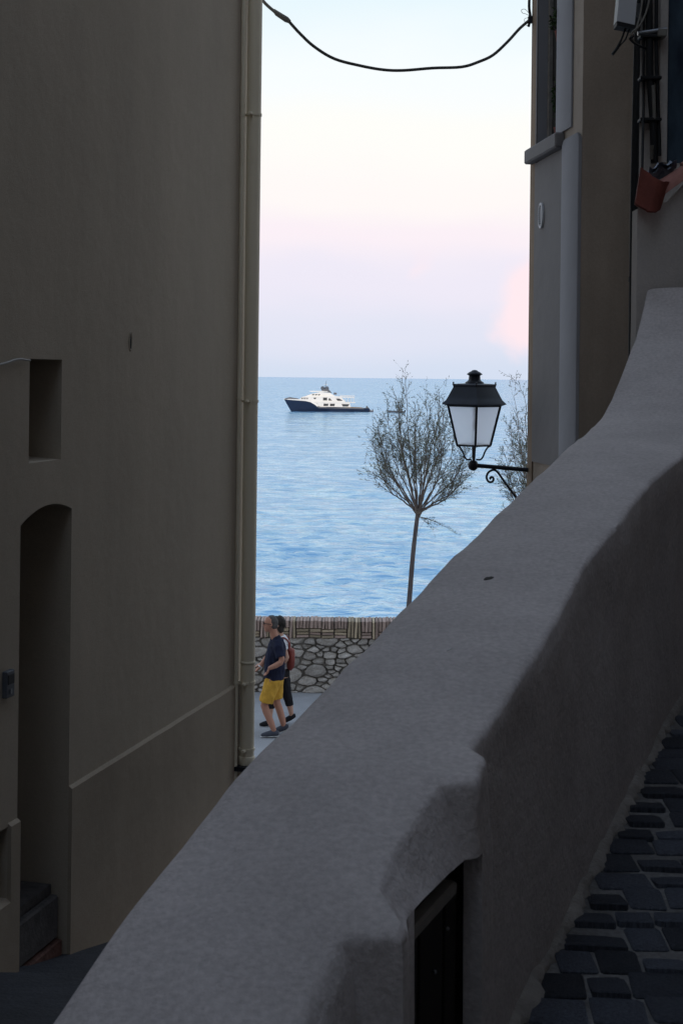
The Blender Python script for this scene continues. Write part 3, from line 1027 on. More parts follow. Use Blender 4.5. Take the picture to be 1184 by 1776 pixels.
zf = path_z(PP((sn0 + sn1) / 2, WID, 0).y)
nd = MB().box(sn0 + .001, sn1 - .001, -0.03, -0.006, zf - .05, LZ - 0.001, NF_).build('niche_door', M['wood_dark'], par, smooth=False)
nbd = 4
for i in range(nbd):
    a_, b_ = sn0 + 0.02 + (sn1 - sn0 - .03) * i / nbd, sn0 + 0.02 + (sn1 - sn0 - .03) * (i + 1) / nbd
    MB().bbox(a_ + 0.002, b_ - 0.002, -0.006, 0.006 + 0.003 * (i % 2), zf, LZ - 0.07, 0.002, NF_).build('plank', M['wood_dark'], nd)
MB().bbox(sn0 + .004, sn1 - .05, -0.006, 0.022, LZ - 0.062, LZ - 0.038, 0.004, NF_).build('frame', M['wood_frame'], nd)
MB().bbox(sn0 + .002, sn0 + .018, -0.006, 0.014, zf, LZ - 0.065, 0.003, NF_).build('frame', M['wood_dark'], nd)
MB().ell(NF_(sn0 + 0.035, 0.016, zf + 0.16), 0.010, 0.010, 0.018, 10, 7).build('latch', M['steel'], nd)
for ss, zz in ((0.17, 0.33), (0.24, 0.38)):
    MB().ell(NF_(sn0 + ss, 0.010, zf + zz), 0.004, 0.004, 0.004, 8, 5).build('nail', M['steel'], nd)
# ragged mortar fillet along the foot of the parapet
vv, ff = [], []
Sf = np.arange(-0.6, 4.6, 0.018)
for i, s in enumerate(Sf):
    s = float(s)
    W = WID - 0.026 + 0.03 * (1 - ssp(-.27, -.1, s))
    wj = max(0.003, 0.016 + 0.020 * nz(s * 7) + 0.026 * nz(s * 37, 3))
    y0 = PP(s, W, 0).y
    a_, b_, c_ = PP(s, W - 0.01, path_z(y0) + 0.028 + 0.014 * nz(s * 17, 9)), PP(s, W + wj * .6, path_z(y0) + 0.019), PP(s, W + wj, path_z(y0) + 0.0)
    vv += [a_, b_, c_]
for i in range(len(Sf) - 1):
    if sn0 - .02 < Sf[i] < sn1 + .02:
        continue
    for j in range(2):
        ff.append((i * 3 + j, i * 3 + j + 1, i * 3 + j + 4, i * 3 + j + 3))
mk('mortar_fillet', vv, ff, M['crumbs'], par, ang=70)
# a dark chip in the render, lying in the surface
def surf(s, k):
    i = min(range(len(Ss) - 1), key=lambda q_: abs(Ss[q_] - s))
    j = 6 + (k - 0.14) / 0.14
    j0 = max(6, min(10, int(j))); t = j - j0
    a_, b_ = secs[i][j0].lerp(secs[i][j0 + 1], t), secs[i + 1][j0].lerp(secs[i + 1][j0 + 1], t)
    return a_.lerp(b_, (s - Ss[i]) / (Ss[i + 1] - Ss[i]))


def proj(p):
    x, z = p.x / p.y * F, (p.z - ZC) / p.y * F
    return PX + x * cr + z * sr, PY - (-x * sr + z * cr)


for (px, py, ls, lk) in ((846, 1004, 0.016, 0.030), (770, 1289, 0.004, 0.006)):
    cs, ck = min(((s, k) for s in np.arange(0.2, 3, 0.02) for k in np.arange(0.15, .83, .02)), key=lambda q_: (proj(surf(*q_))[0] - px) ** 2 + (proj(surf(*q_))[1] - py) ** 2)
    lp = []
    for k in range(14):
        a_ = 2 * math.pi * k / 14
        rr = 1 + 0.5 * nz(k * 1.9, px)
        lp.append(surf(cs + ls * math.sin(a_) * rr * .8 + 0.01 * math.cos(a_), ck + lk * math.cos(a_) * rr) + Vector((0, 0, 0.0016)))
    mk('render_chip', lp + [p - Vector((0, 0, .006)) for p in lp], [tuple(range(14))] + [(k, (k + 1) % 14, 14 + (k + 1) % 14, 14 + k) for k in range(14)], M['wood_dark'] if px == 846 else M['white_plastic'], par, smooth=False)

# ================================================================== GATE WALL WITH TILE COPING, top right
YW = 6.72
gx0 = at(1104, 430, YW).x
gw = thing('garden_wall', 'stucco wall stub with terracotta coping where the parapet ends', 'wall', (gx0, YW, path_z(YW)))
ztl = at(1104, 362, YW).z; ztr = at(1184, 322, YW).z
vv, ff = [], []
xs = np.linspace(gx0, gx0 + 2.0, 15)
zsn = 12
def gtop(x):
    xk = at(1145, 360, YW).x
    sl = (ztr - ztl) / (at(1184, 322, YW).x - xk)
    return ztl if x < xk else ztl + (x - xk) * sl
mb = MB()
for i, x in enumerate(xs):
    for j in range(zsn + 1):
        z0 = 3.2
        z = z0 + (gtop(x) - z0) * j / zsn
        yy = YW + 0.006 * nz(x * 6, z * 6)
        xx = x + (0.010 * nz(z * 7, 2) if i == 0 else 0)
        vv.append((xx, yy, z))
for i in range(len(xs) - 1):
    for j in range(zsn):
        a_ = i * (zsn + 1) + j
        ff.append((a_, a_ + zsn + 1, a_ + zsn + 2, a_ + 1))
nv = len(vv)
vv += [(v_[0], YW + 0.12, v_[2]) for v_ in vv]
for i in range(len(xs) - 1):
    for j in range(zsn):
        a_ = nv + i * (zsn + 1) + j
        ff.append((a_, a_ + 1, a_ + zsn + 2, a_ + zsn + 1))
for j in range(zsn):
    ff.append((j, j + 1, nv + j + 1, nv + j))
for i in range(len(xs) - 1):
    a_ = i * (zsn + 1) + zsn
    ff.append((a_, a_ + zsn + 1, nv + a_ + zsn + 1, nv + a_))
mk('wall', vv, ff, M['pillar'], gw, ang=50)


def channel(P, Q, r, up, th=0.014, n=10, arc=180, taper=0.85):
    """a barrel tile from P to Q: half pipe, up = +1 convex, -1 concave (open upwards)"""
    P, Q = Vector(P), Vector(Q)
    t = (Q - P).normalized()
    a_ = Vector((0, 0, 1)) - t * t.z
    a_.normalize()
    b_ = t.cross(a_)
    q = MB()
    loops = []
    for (c_, rr) in ((P, r), (Q, r * taper)):
        o_, i_ = [], []
        for k in range(n + 1):
            th_ = R(-arc / 2 + arc * k / n)
            d_ = a_ * math.cos(th_) * up + b_ * math.sin(th_)
            o_.append(c_ + d_ * rr); i_.append(c_ + d_ * (rr - th))
        loops.append(o_ + i_[::-1])
    m_ = len(loops[0])
    fs_ = [(k, (k + 1) % m_, m_ + (k + 1) % m_, m_ + k) for k in range(m_)]
    for base_ in (0, m_):
        for k in range(n):
            fs_.append((base_ + k, base_ + k + 1, base_ + m_ - 2 - k, base_ + m_ - 1 - k))
    q.add(loops[0] + loops[1], fs_)
    return q


fr_ = lambda x, y, z: Vector((x, y, z))
tl = MB()
pA, pB, pC, pD_ = at(1101, 352, YW - .045), at(1143, 364, YW - .045), at(1160, 312, YW - .045), at(1111, 289, YW - .045)
front = [pA, pB, at(1146, 358, YW - .045), at(1160, 318, YW - .045), at(1150, 316, YW - .045), at(1130, 306, YW - .045), pD_, at(1104, 320, YW - .045)]
TLc, TRc, BRc, BLc = pD_, at(1160, 315, YW - .045), at(1145, 362, YW - .045), pA
nu, nv_ = 12, 6
sheet = []
for off in (0.0, 0.016):
    for i in range(nu + 1):
        for j in range(nv_ + 1):
            a_, b_ = i / nu, j / nv_
            p = TLc.lerp(TRc, a_).lerp(BLc.lerp(BRc, a_), b_)
            sag = math.sin(math.pi * a_)
            sheet.append(p + Vector((0, -0.05 * sag + off * 1.5 + .004 * nz(a_ * 9, b_ * 9), -0.030 * sag - off * .3 + 0.006 * nz(a_ * 14, b_ * 3) * (b_ in (0, 1)))))
n0 = (nu + 1) * (nv_ + 1)
fs_ = []
for i in range(nu):
    for j in range(nv_):
        q0 = i * (nv_ + 1) + j
        fs_.append((q0, q0 + 1, q0 + nv_ + 2, q0 + nv_ + 1))
        fs_.append((n0 + q0, n0 + q0 + nv_ + 1, n0 + q0 + nv_ + 2, n0 + q0 + 1))
    for j in (0, nv_):
        q0 = i * (nv_ + 1) + j
        fs_.append((q0, q0 + nv_ + 1, n0 + q0 + nv_ + 1, n0 + q0))
for j in range(nv_):
    for i in (0, nu):
        q0 = i * (nv_ + 1) + j
        fs_.append((q0, q0 + 1, n0 + q0 + 1, n0 + q0))
tl.add(sheet, fs_).build('coping_tile', M['terracotta'], gw)
for k in range(4):
    s0 = at(1149 + 46 * k, 345 - 34 * k, YW + 0.02)
    s1 = at(1149 + 46 * k + 60, 345 - 34 * k - 44, YW + 0.02)
    channel(s0 + Vector((0, 0, .012 + .004 * k)), s1 + Vector((0, 0, .012 + .004 * k)), 0.075, 1, arc=170).build('coping_tile', M['terracotta_pale'], gw)
# weathered blue rag lying behind the end tile
rg_ = MB()
rc = at(1143, 292, YW + 0.08)
vs_, n1, n2 = [], 10, 8
for i in range(n1):
    for j in range(n2):
        x, y = (i / (n1 - 1) - .5) * 0.13, (j / (n2 - 1) - .5) * 0.16
        vs_.append(rc + Vector((x, y, 0.03 * nz(x * 30, y * 30) + 0.3 * x - 0.25 * y - 0.3 * (x * x + y * y) * 6)))
rg_.add(vs_, [(i * n2 + j, (i + 1) * n2 + j, (i + 1) * n2 + j + 1, i * n2 + j + 1) for i in range(n1 - 1) for j in range(n2 - 1)])
b0 = len(rg_.v)
rg_.add([v_ - Vector((0, 0, 0.02)) for v_ in vs_], [(i * n2 + j, i * n2 + j + 1, (i + 1) * n2 + j + 1, (i + 1) * n2 + j) for i in range(n1 - 1) for j in range(n2 - 1)])
tag(rg_.build('rag', M['rag'], loc=rc), 'crumpled blue grey rag stuffed behind the terracotta coping tile', 'rag')

# ================================================================== SHUTTERED HOUSE, right edge and along the path
YF = 7.35
sx0 = at(1108, 200, YF).x
sh = thing('house', 'stucco house with a peeling blue shutter at the upper right edge', 'house', (sx0, YF, 4.4))
def face_line(Y, q):
    return face_x(Y) + q
q = MB()
# front that faces the viewer
shx0, shx1 = at(1157, 150, YF).x, at(1157, 150, YF).x + 0.75
shz0, shz1 = at(1157, 283, YF).z, at(1157, -160, YF).z
for (xa, xb, za, zb) in ((sx0, shx0, 2.5, 16.5), (shx0, shx1, 2.5, shz0), (shx0, shx1, shz1, 16.5), (shx1, 5.2, 2.5, 16.5)):
    q.quad((xa, YF, za), (xb, YF, za), (xb, YF, zb), (xa, YF, zb))
for xx in (shx0, shx1):
    q.quad((xx, YF, shz0), (xx, YF + .12, shz0), (xx, YF + .12, shz1), (xx, YF, shz1))
for zz in (shz0, shz1):
    q.quad((shx0, YF, zz), (shx1, YF, zz), (shx1, YF + .12, zz), (shx0, YF + .12, zz))
q.quad((sx0, YF, 2.5), (sx0 + .8, 10.6, 2.5), (sx0 + .8, 10.6, 16.5), (sx0, YF, 16.5))
# unseen wing right of the path, beside the viewer, added to shade it
xa, xb = face_line(YF, 1.62), face_line(-7, 1.62)
q.quad((xa, YF, 1.0), (xb, -7, 1.0), (xb, -7, 16.5), (xa, YF, 16.5))
q.quad((xb, -7, 1.0), (xb + 6, -7, 1.0), (xb + 6, -7, 16.5), (xb, -7, 16.5))
q.build('wall', M['pillar'], sh, smooth=False)
MB().hexa([(sx0, YF, 16.5), (5.2, YF, 16.5), (5.2, 10.5, 16.5), (sx0 + .8, 10.5, 16.5)], [(sx0, YF + 1.4, 17.5), (5.2, YF + 1.4, 17.5), (5.2, YF + 1.6, 17.5), (sx0, YF + 1.6, 17.5)]).build('roof', M['roof_tile'], sh, smooth=False)
shut = MB().box(shx0 + .002, shx1 - .002, YF + .05, YF + .075, shz0 + .002, shz1 - .002).build('shutter', M['shutter_blue'], sh, smooth=False)
for k in range(6):
    x0_ = shx0 + 0.004 + k * 0.124
    MB().bbox(x0_, x0_ + 0.118, YF + .02, YF + .05, shz0 + .004, shz1 - .004, 0.003).build('plank', M['shutter_blue'], shut)
MB().bbox(shx0 - 0.045, shx0 - 0.002, YF - 0.012, YF - .001, shz0, shz1, 0.003).build('frame', M['pillar'], sh)

# cables and conduits on the corner
ct = thing('cable_run', 'dark bundle of conduits and cables beside the blue shutter', 'cables', at(1128, 290, YF - .05))
yq = YF - 0.045
MB().tube(spline([at(1124, -60, yq), at(1125, 60, yq), at(1126, 130, yq), at(1131, 200, yq), at(1134, 283, yq)], 5), 0.019, 10).build('conduit', M['cable_black'], ct)
MB().tube(spline([at(1138, -60, yq), at(1137, 70, yq), at(1139, 150, yq), at(1141, 210, yq), at(1143, 270, yq)], 5), 0.010, 8).build('cable', M['cable_black'], ct)
MB().tube(spline([at(1116, -60, yq), at(1115, 90, yq), at(1115, 180, yq), at(1112, 330, yq - .2)], 5), 0.007, 8).build('cable', M['cable_black'], ct)
for (x0_, y0_, x1_, y1_) in ((1132, 148, 1134, 206), (1130, 252, 1129, 276)):
    pts = []
    rads = []
    nn = 26
    for k in range(nn * 2):
        f_ = k / (nn * 2 - 1)
        pts.append(at(x0_ + (x1_ - x0_) * f_, y0_ + (y1_ - y0_) * f_, yq - 0.022))
        rads.append(0.010 if k % 2 else 0.0075)
    MB().tube(pts, rads, 10).build('corrugated_sleeve', M['cable_pale'], ct)
MB().tube(spline([at(1118, -60, yq - .02), at(1112, 10, yq - .02), at(1104, 45, yq - .03), at(1098, 60, yq - .03)], 5), 0.005, 8).build('cable', M['cable_pale'], ct)
MB().tube(spline([at(1131, -60, yq - .02), at(1124, 5, yq - .02), at(1110, 42, yq - .03), at(1094, 58, yq - .03), at(1100, 74, yq), at(1112, 80, yq)], 5), 0.005, 8).build('cable', M['cable_pale'], ct)
MB().tube(spline([at(1098, 62, yq - .03), at(1092, 68, yq - .03), at(1104, 78, yq - .02), at(1120, 84, yq)], 5), 0.006, 8).build('cable', M['cable_black'], ct)
for yy_ in (64, 136, 208):
    p = at(1128, yy_, yq)
    MB().bbox(p.x - 0.06, p.x + 0.05, yq - 0.03, YF, p.z - 0.008, p.z + 0.008, 0.003).build('clamp', M['cable_black'], ct)
p0_, p1_ = at(1105, 58, yq - .01), at(1155, 52, yq - .01)
MB().tube([p0_, p1_], [0.012, 0.016], 8).build('spacer_bar', M['steel'], ct)
p = at(1147, 58, yq - .02)
MB().bbox(p.x - .025, p.x + .02, yq - .05, YF, p.z - .02, p.z + .02, .004).build('insulator', M['cable_pale'], ct)

# white junction box with a black rod
YB = 7.28
jb = thing('junction_box', 'white plastic junction box with black rod under it at the top right', 'junction box', at(1088, 40, YB))
f4 = [at(1069, 36, YB), at(1100, 43, YB), at(1109, -60, YB), at(1078, -66, YB)]
MB().hexa([p + Vector((0, 0.09, 0)) for p in f4], f4).build('housing', M['white_plastic'], jb, smooth=False)
f4 = [at(1069, 44, YB - .004), at(1101, 50, YB - .004), at(1101, 43.5, YB - .004), at(1069, 36.5, YB - .004)]
MB().hexa([p + Vector((0, 0.09, 0)) for p in f4], f4).build('gland', M['cable_black'], jb, smooth=False)
MB().tube([at(1085, 46, YB + .03), at(1077, 68, YB + .03), at(1070, 83, YB + .03), at(1061, 95, YB + .03)], [0.005, .005, .008, .007], 8).build('rod', M['cable_black'], jb)
MB().tube([at(1092, 47, YB + .03), at(1084, 68, YB + .03), at(1072, 82, YB + .03)], [0.004, .004, .003], 8).build('rod', M['cable_black'], jb)
MB().box(at(1090, 0, YB).x, sx0 + .02, YB + 0.06, YB + 0.11, at(1090, 20, YB).z, at(1090, 0, YB).z).build('bracket', M['steel'], jb, smooth=False)

# dark upright tube with a collar in the gap behind the wall stub
YD = 8.3
dpx = at(1097, 500, YD).x
dr = thing('dark_tube', 'dark narrow upright tube in the gap behind the terracotta coping', 'dark_tube', (dpx, YD, 1.5))
zt2 = at(1097, 340, YD).z
MB().tube([(dpx, YD, 1.4), (dpx, YD, zt2), (dpx + 0.02, YD, zt2 + 1.8)], [0.024, 0.024, 0.022], 12).build('pipe', M['cable_black'], dr)
MB().tube([(dpx, YD, zt2 - 0.5), (dpx, YD, zt2 - 0.47)], 0.027, 12).build('collar', M['cable_black'], dr)

# ================================================================== RIGHT HOUSE at the end of the alley
YC = 12.0
uC = ray(917, 655)[0]
C0 = Vector((uC * YC, YC))                 # far corner
rd_ = Vector((0.135, -1.0)).normalized()   # along W1 towards the viewer
rn = Vector((rd_.y, -rd_.x))               # outward normal of W1 (towards the alley, left)
if rn.x > 0: rn = -rn


def RW(t, o, z):
    p = C0 + rd_ * t + rn * o
    return Vector((p.x, p.y, z))


def rhit(px, py):
    s, z, X_, Y_ = hit(px, py, C0, rd_)
    return s, z


rh = thing('house', 'narrow brown stucco house with sill and vent carrying the lantern', 'house', RW(0, 0, 0))
tN, _ = rhit(1006, 500)
nx = RW(tN, 0, 0)
TR = 13.0
q = MB()
t_w0, _ = rhit(932, 200); t_w1, _ = rhit(966, 200)
_, z_s = rhit(966, 236)
z_wt = z_s + 2.0
tt_ = [0, t_w0, t_w1, tN]
for i in range(3):
    if i == 1:
        q.quad(RW(tt_[i], 0, -1), RW(tt_[i + 1], 0, -1), RW(tt_[i + 1], 0, z_s), RW(tt_[i], 0, z_s))
        q.quad(RW(tt_[i], 0, z_wt), RW(tt_[i + 1], 0, z_wt), RW(tt_[i + 1], 0, TR), RW(tt_[i], 0, TR))
    else:
        q.quad(RW(tt_[i], 0, -1), RW(tt_[i + 1], 0, -1), RW(tt_[i + 1], 0, TR), RW(tt_[i], 0, TR))
# front F, right side, sea side
fx1 = 5.2
nseg = 16
for i in range(nseg):
    xa, xb = nx.x + (fx1 - nx.x) * i / nseg, nx.x + (fx1 - nx.x) * (i + 1) / nseg
    q.quad((xa, nx.y, -1), (xb, nx.y, -1), (xb, nx.y, TR), (xa, nx.y, TR))
q.quad((fx1, nx.y, -1), (fx1, YC, -1), (fx1, YC, TR), (fx1, nx.y, TR))
q.quad((fx1, YC, -1), (C0.x, C0.y, -1), (C0.x, C0.y, TR), (fx1, YC, TR))
q.quad((nx.x, nx.y, TR), (fx1, nx.y, TR), (fx1, YC, TR), (C0.x, C0.y, TR))
q.build('wall', M['right_brown'], rh, smooth=False)
# grey render coat on the alley side, proud of the brown wall, with the window opening
t_g0, _ = rhit(927, 500)
t_p, _ = rhit(976, 500)
_, z_g = rhit(950, 806)
q = MB()
e = 0.012
def slab(q, ta, tb, za, zb, e0, e1):
    q.box(ta, tb, e0, e1, za, zb, RW)
slab(q, t_g0, t_p - .002, z_g, z_s - 0.13, 0.001, e)
slab(q, t_g0, t_w0, z_s - 0.13, TR - .2, 0.001, e)
slab(q, t_w0 + .0005, t_w1 - .0005, z_wt, TR - .2, 0.001, e)
q.build('render_coat', M['right_grey'], rh, smooth=False)
# ochre quoin at the far corner
MB().box(0.0, t_g0 - 0.002, 0.001, 0.010, -0.5, TR - .2, RW).build('quoin', M['corner_ochre'], rh, smooth=False)
# pilaster band, sky light put into its pale colour, narrower above the sill
t_q, _ = rhit(968, 100); t_r, _ = rhit(994, 100)
q = MB()
vs0 = z_s - 0.02
def band(q, ta, tb, za, zb, e1, r=0.02):
    prof = [(ta, 0.001), (ta, e1 - r), (ta + r * .3, e1 - r * .3), (ta + r, e1), (tb - r, e1), (tb - r * .3, e1 - r * .3), (tb, e1 - r), (tb, 0.001)]
    q.hexa([RW(a_, b_, za) for a_, b_ in prof], [RW(a_, b_, zb) for a_, b_ in prof])
band(q, t_w1 + 0.001, t_r, z_s + .003, TR - .2, 0.016, 0.008)
band(q, t_p, tN - 0.004, z_g - 0.4, z_s - 0.11, 0.028, 0.014)
# rounded head of the lower band
band(q, t_p + .004, tN - 0.03, z_s - 0.1095, z_s - 0.085, 0.024, 0.012)
band(q, t_p + .008, tN - 0.07, z_s - 0.0848, z_s - 0.07, 0.018, 0.008)
q.build('pilaster', M['trim_skylit'], rh, ang=40)
# window: far jamb, dark recess, sill
JD = 0.11
q = MB()
q.quad(RW(t_w0, 0, z_s), RW(t_w0, -JD, z_s), RW(t_w0, -JD, z_wt), RW(t_w0, 0, z_wt))
q.quad(RW(t_w1, 0, z_s), RW(t_w1, -JD, z_s), RW(t_w1, -JD, z_wt), RW(t_w1, 0, z_wt))
q.quad(RW(t_w0, 0, z_wt), RW(t_w0, -JD, z_wt), RW(t_w1, -JD, z_wt), RW(t_w1, 0, z_wt))
q.build('jamb', M['trim_skylit'], rh, smooth=False)
wn_ = MB().box(t_w0, t_w1, -JD - 0.03, -JD, z_s, z_wt, RW).build('window', M['dark_inside'], rh, smooth=False)
MB().box(t_w0 + .001, t_w0 + .05, -JD + .001, -JD + .03, z_s + .001, z_wt - .001, RW).build('frame', M['wood_frame'], wn_, smooth=False)
MB().bbox(rhit(925, 250)[0] - 0.03, t_p - 0.01, -JD, 0.075, z_s - 0.12, z_s - 0.001, 0.012, RW).build('sill', M['right_grey'], rh)
# round vent with slats
t_v, z_v = rhit(942, 374)
vent = MB()
rv = 0.105
vs_ = []
nV = 28
for (rr, oo) in ((rv, e + .001), (rv, e + .018), (rv - .018, e + .020), (rv - .022, e + .006)):
    for k in range(nV):
        a_ = 2 * math.pi * k / nV
        vs_.append(RW(t_v + .62 * rr * math.cos(a_), oo, z_v + rr * math.sin(a_)))
vent.add(vs_, [(i * nV + k, i * nV + (k + 1) % nV, (i + 1) * nV + (k + 1) % nV, (i + 1) * nV + k) for i in range(3) for k in range(nV)] + [tuple(3 * nV + k for k in range(nV))])
vt = vent.build('vent_cover', M['white_plastic'], rh, ang=40)
for k in range(9):
    zz = -0.07 + 0.0175 * k
    hw = .62 * math.sqrt(max(0, (rv - .024) ** 2 - zz * zz))
    MB().hexa([RW(t_v - hw, e + .007, z_v + zz), RW(t_v + hw, e + .007, z_v + zz), RW(t_v + hw, e + .019, z_v + zz - .006), RW(t_v - hw, e + .019, z_v + zz - .006)],
              [RW(t_v - hw, e + .007, z_v + zz + .003), RW(t_v + hw, e + .007, z_v + zz + .003), RW(t_v + hw, e + .019, z_v + zz - .003), RW(t_v - hw, e + .019, z_v + zz - .003)]).build('slat', M['white_plastic'], vt, smooth=False)
# potted plants in the window
def window_plant(label, z0, up, seed, hang):
    rs = random.Random(seed)
    root = RW(t_w1 - 0.10, -0.045, z0)
    pl = thing('potted_plant', label, 'plant', root)
    MB().lathe(root, [(0.030, 0.001), (0.042, 0.075), (0.046, 0.078), (0.046, 0.088), (0.036, 0.086)], 12).build('pot', M['terracotta'], pl)
    stem, leaf = MB(), MB()
    base_ = root + Vector((0, 0, .08))
    for k in range(9):
        tip = base_ + Vector((rn.x * rs.uniform(0, .07) + rs.gauss(0, .02), rs.gauss(0, .05), up * rs.uniform(.35, 1.0)))
        mid_ = base_.lerp(tip, .5) + Vector((rs.gauss(0, .015), rs.gauss(0, .02), 0))
        sp_ = spline([base_, mid_, tip], 5)
        stem.tube(sp_, [0.0025 * (1 - .7 * i / (len(sp_) - 1)) for i in range(len(sp_))], 4)
        for q_ in sp_[3:]:
            for w_ in range(3):
                a_ = Vector((rn.x * .4 + rs.gauss(0, .8), rs.gauss(0, .8), rs.gauss(.2, .6))).normalized() * rs.uniform(.025, .055)
                b_ = a_.cross(Vector((rs.gauss(0, 1), rs.gauss(0, 1), 1))).normalized() * 0.009
                leaf.add([q_, q_ + a_ * .5 + b_, q_ + a_, q_ + a_ * .5 - b_], [(0, 1, 2, 3)])
    stem.build('stems', M['twig'], pl)
    leaf.build('leaves', M['leaf'], pl, smooth=False)
    if hang:
        for dx_ in (-.035, .035):
            MB().tube([root + Vector((0, dx_, .08)), Vector((root.x, root.y, z_wt))], .002, 4).build('hanging_wire', M['cable_black'], pl)
window_plant('leafy potted plant standing on the window sill beside the alley end', z_s, 0.40, 3, False)
window_plant('dark hanging pot high in the window at the top edge', rhit(958, 75)[1], 0.16, 5, True)

# ---- unseen house added behind the viewer to keep sky light off the lane
bh = thing('house', 'unseen plain rendered house added behind the viewer to shade the lane', 'house', (0, -8, 3))
MB().box(-14, 8, -16, -8, 0, 13.5).build('wall', M['pillar'], bh, smooth=False)
MB().hexa([(-14.3, -16.3, 13.5), (8.3, -16.3, 13.5), (8.3, -7.7, 13.5), (-14.3, -7.7, 13.5)], [(-14.3, -12.1, 15.1), (8.3, -12.1, 15.1), (8.3, -11.9, 15.1), (-14.3, -11.9, 15.1)]).build('roof', M['roof_tile'], bh, smooth=False)

# ================================================================== OVERHEAD CABLE
oc = thing('overhead_cable', 'slack grey cable sagging between the two houses across the sky', 'cable', at(690, 122, 11.6))
def cab(px, py):
    return at(px, py, 11.2 + 0.8 * (px - 440) / 478)
P1 = spline([cab(430, -40), cab(455, 0), cab(478, 22)], 5)
MB().tube(P1, 0.013, 10).build('cable', M['cable_pale'], oc)
MB().tube([cab(474, 17), cab(480, 23), cab(497, 34), cab(503, 38)], [0.012, 0.021, 0.024, 0.014], 10).build('sleeve', M['cable_pale'], oc)
P2 = spline([cab(500, 36), cab(520, 58), cab(545, 81), cab(580, 102), cab(625, 114), cab(665, 121), cab(700, 122), cab(750, 118), cab(800, 116), cab(830, 107), cab(855, 95), cab(880, 72), cab(900, 50), cab(916, 36)], 5)
MB().tube(P2, 0.0125, 10).build('cable', M['cable_grey'], oc)
MB().tube(spline([cab(916, 46), cab(919, 30), cab(917, 10), cab(919, -30)], 5), 0.012, 10).build('drop_cable', M['cable_black'], oc)
MB().tube(spline([cab(916, 22), cab(910, 16), cab(904, 17), cab(905, 22), cab(911, 24), cab(917, 27)], 5), 0.0022, 5).build('tie_wire', M['cable_black'], oc)
MB().tube(spline([cab(918, 30), cab(909, 33), cab(912, 44), cab(918, 40)], 5), 0.002, 5).build('tie_wire', M['cable_black'], oc)
p = cab(919, 34)
MB().bbox(p.x - .02, p.x + .03, p.y - .02, p.y + .02, p.z - .03, p.z + .03, .006).build('anchor', M['black_iron'], oc)

# ================================================================== STREET LANTERN
YL = 12.0
k_ = YL / F
lc = at(822, 700, YL)                     # axis
def lz(py): return at(822, py, YL).z
la = thing('street_lantern', 'black four sided wall lantern with frosted panes on a scrolled bracket', 'lantern', (lc.x, YL, lz(808)))
def sq(half_px, py, rot=0.0):
    """square ring with a corner towards the viewer; half_px = half diagonal in photo pixels"""
    r = half_px * k_
    z = lz(py)
    return [Vector((lc.x + r * math.cos(rot + i * math.pi / 2), YL + r * math.sin(rot + i * math.pi / 2), z)) for i in range(4)]
# roof: flared, hollow look from below is closed by a plate
rf = MB()
rings = [sq(47, 704), sq(56, 701), sq(55, 699.5), sq(49, 694), sq(45.5, 688), sq(36.5, 671), sq(37.5, 670), sq(37.5, 667), sq(35, 666), sq(12, 664.5)]
vs_ = [p for r_ in rings for p in r_]
fs_ = [(i * 4 + k, i * 4 + (k + 1) % 4, (i + 1) * 4 + (k + 1) % 4, (i + 1) * 4 + k) for i in range(len(rings) - 1) for k in range(4)]
fs_ += [(3, 2, 1, 0), tuple((len(rings) - 1) * 4 + k for k in range(4))]
rf.add(vs_, fs_)
rfo = rf.build('roof', M['roof_iron'], la, ang=20)
for p in sq(36.5, 667):
    MB().lathe(p, [(0.010, -.004), (0.008, .006), (0.004, .010), (0.009, .016), (0.001, .024)], 8).build('finial', M['black_iron'], rfo)
prof = [(16.5, 666), (16, 663), (12.5, 661), (10.5, 658.5), (9.8, 652), (10.5, 651), (13.6, 649.5), (13.4, 648.5), (9.5, 645.5), (5.2, 643.4), (4.5, 642.3), (0.5, 641.5)]
ch = MB()
vs_ = []
for rp, py in prof:
    for k in range(20):
        a_ = 2 * math.pi * k / 20
        vs_.append(Vector((lc.x + rp * k_ * math.cos(a_), YL + rp * k_ * math.sin(a_), lz(py))))
ch.add(vs_, [(i * 20 + k, i * 20 + (k + 1) % 20, (i + 1) * 20 + (k + 1) % 20, (i + 1) * 20 + k) for i in range(len(prof) - 1) for k in range(20)] + [tuple(range(20)), tuple((len(prof) - 1) * 20 + k for k in range(20))])
ch.build('chimney', M['black_iron'], la)
# frame: corner bars and rails
TA, TB = sq(45.5, 703.5), sq(29, 772)
for i in range(4):
    MB().tube([TA[i], TB[i]], 0.0105, 6).build('corner_bar', M['black_iron'], la)
for (hp, py, rr) in ((45.5, 703, 0.014), (29, 772.5, 0.009)):
    ring = sq(hp, py)
    for i in range(4):
        MB().tube([ring[i], ring[(i + 1) % 4]], rr, 6).build('rail', M['black_iron'], la)
# panes
GA, GB = sq(44, 705), sq(29, 771)
cz = Vector((lc.x, YL, 0))
for i in range(4):
    j = (i + 1) % 4
    loop = [GA[i], GA[j], GB[j], GB[i]]
    mk('pane', loop, [(0, 1, 2, 3)], M['frosted'], la, smooth=False)
# lamp holder inside
MB().lathe((lc.x, YL, lz(735)), [(0.02, 0.14), (0.02, 0.07), (0.012, 0.06), (0.02, 0.02), (0.025, -0.02), (0.018, -0.05), (0.002, -.06)], 12).build('bulb', M['white_plastic'], la)
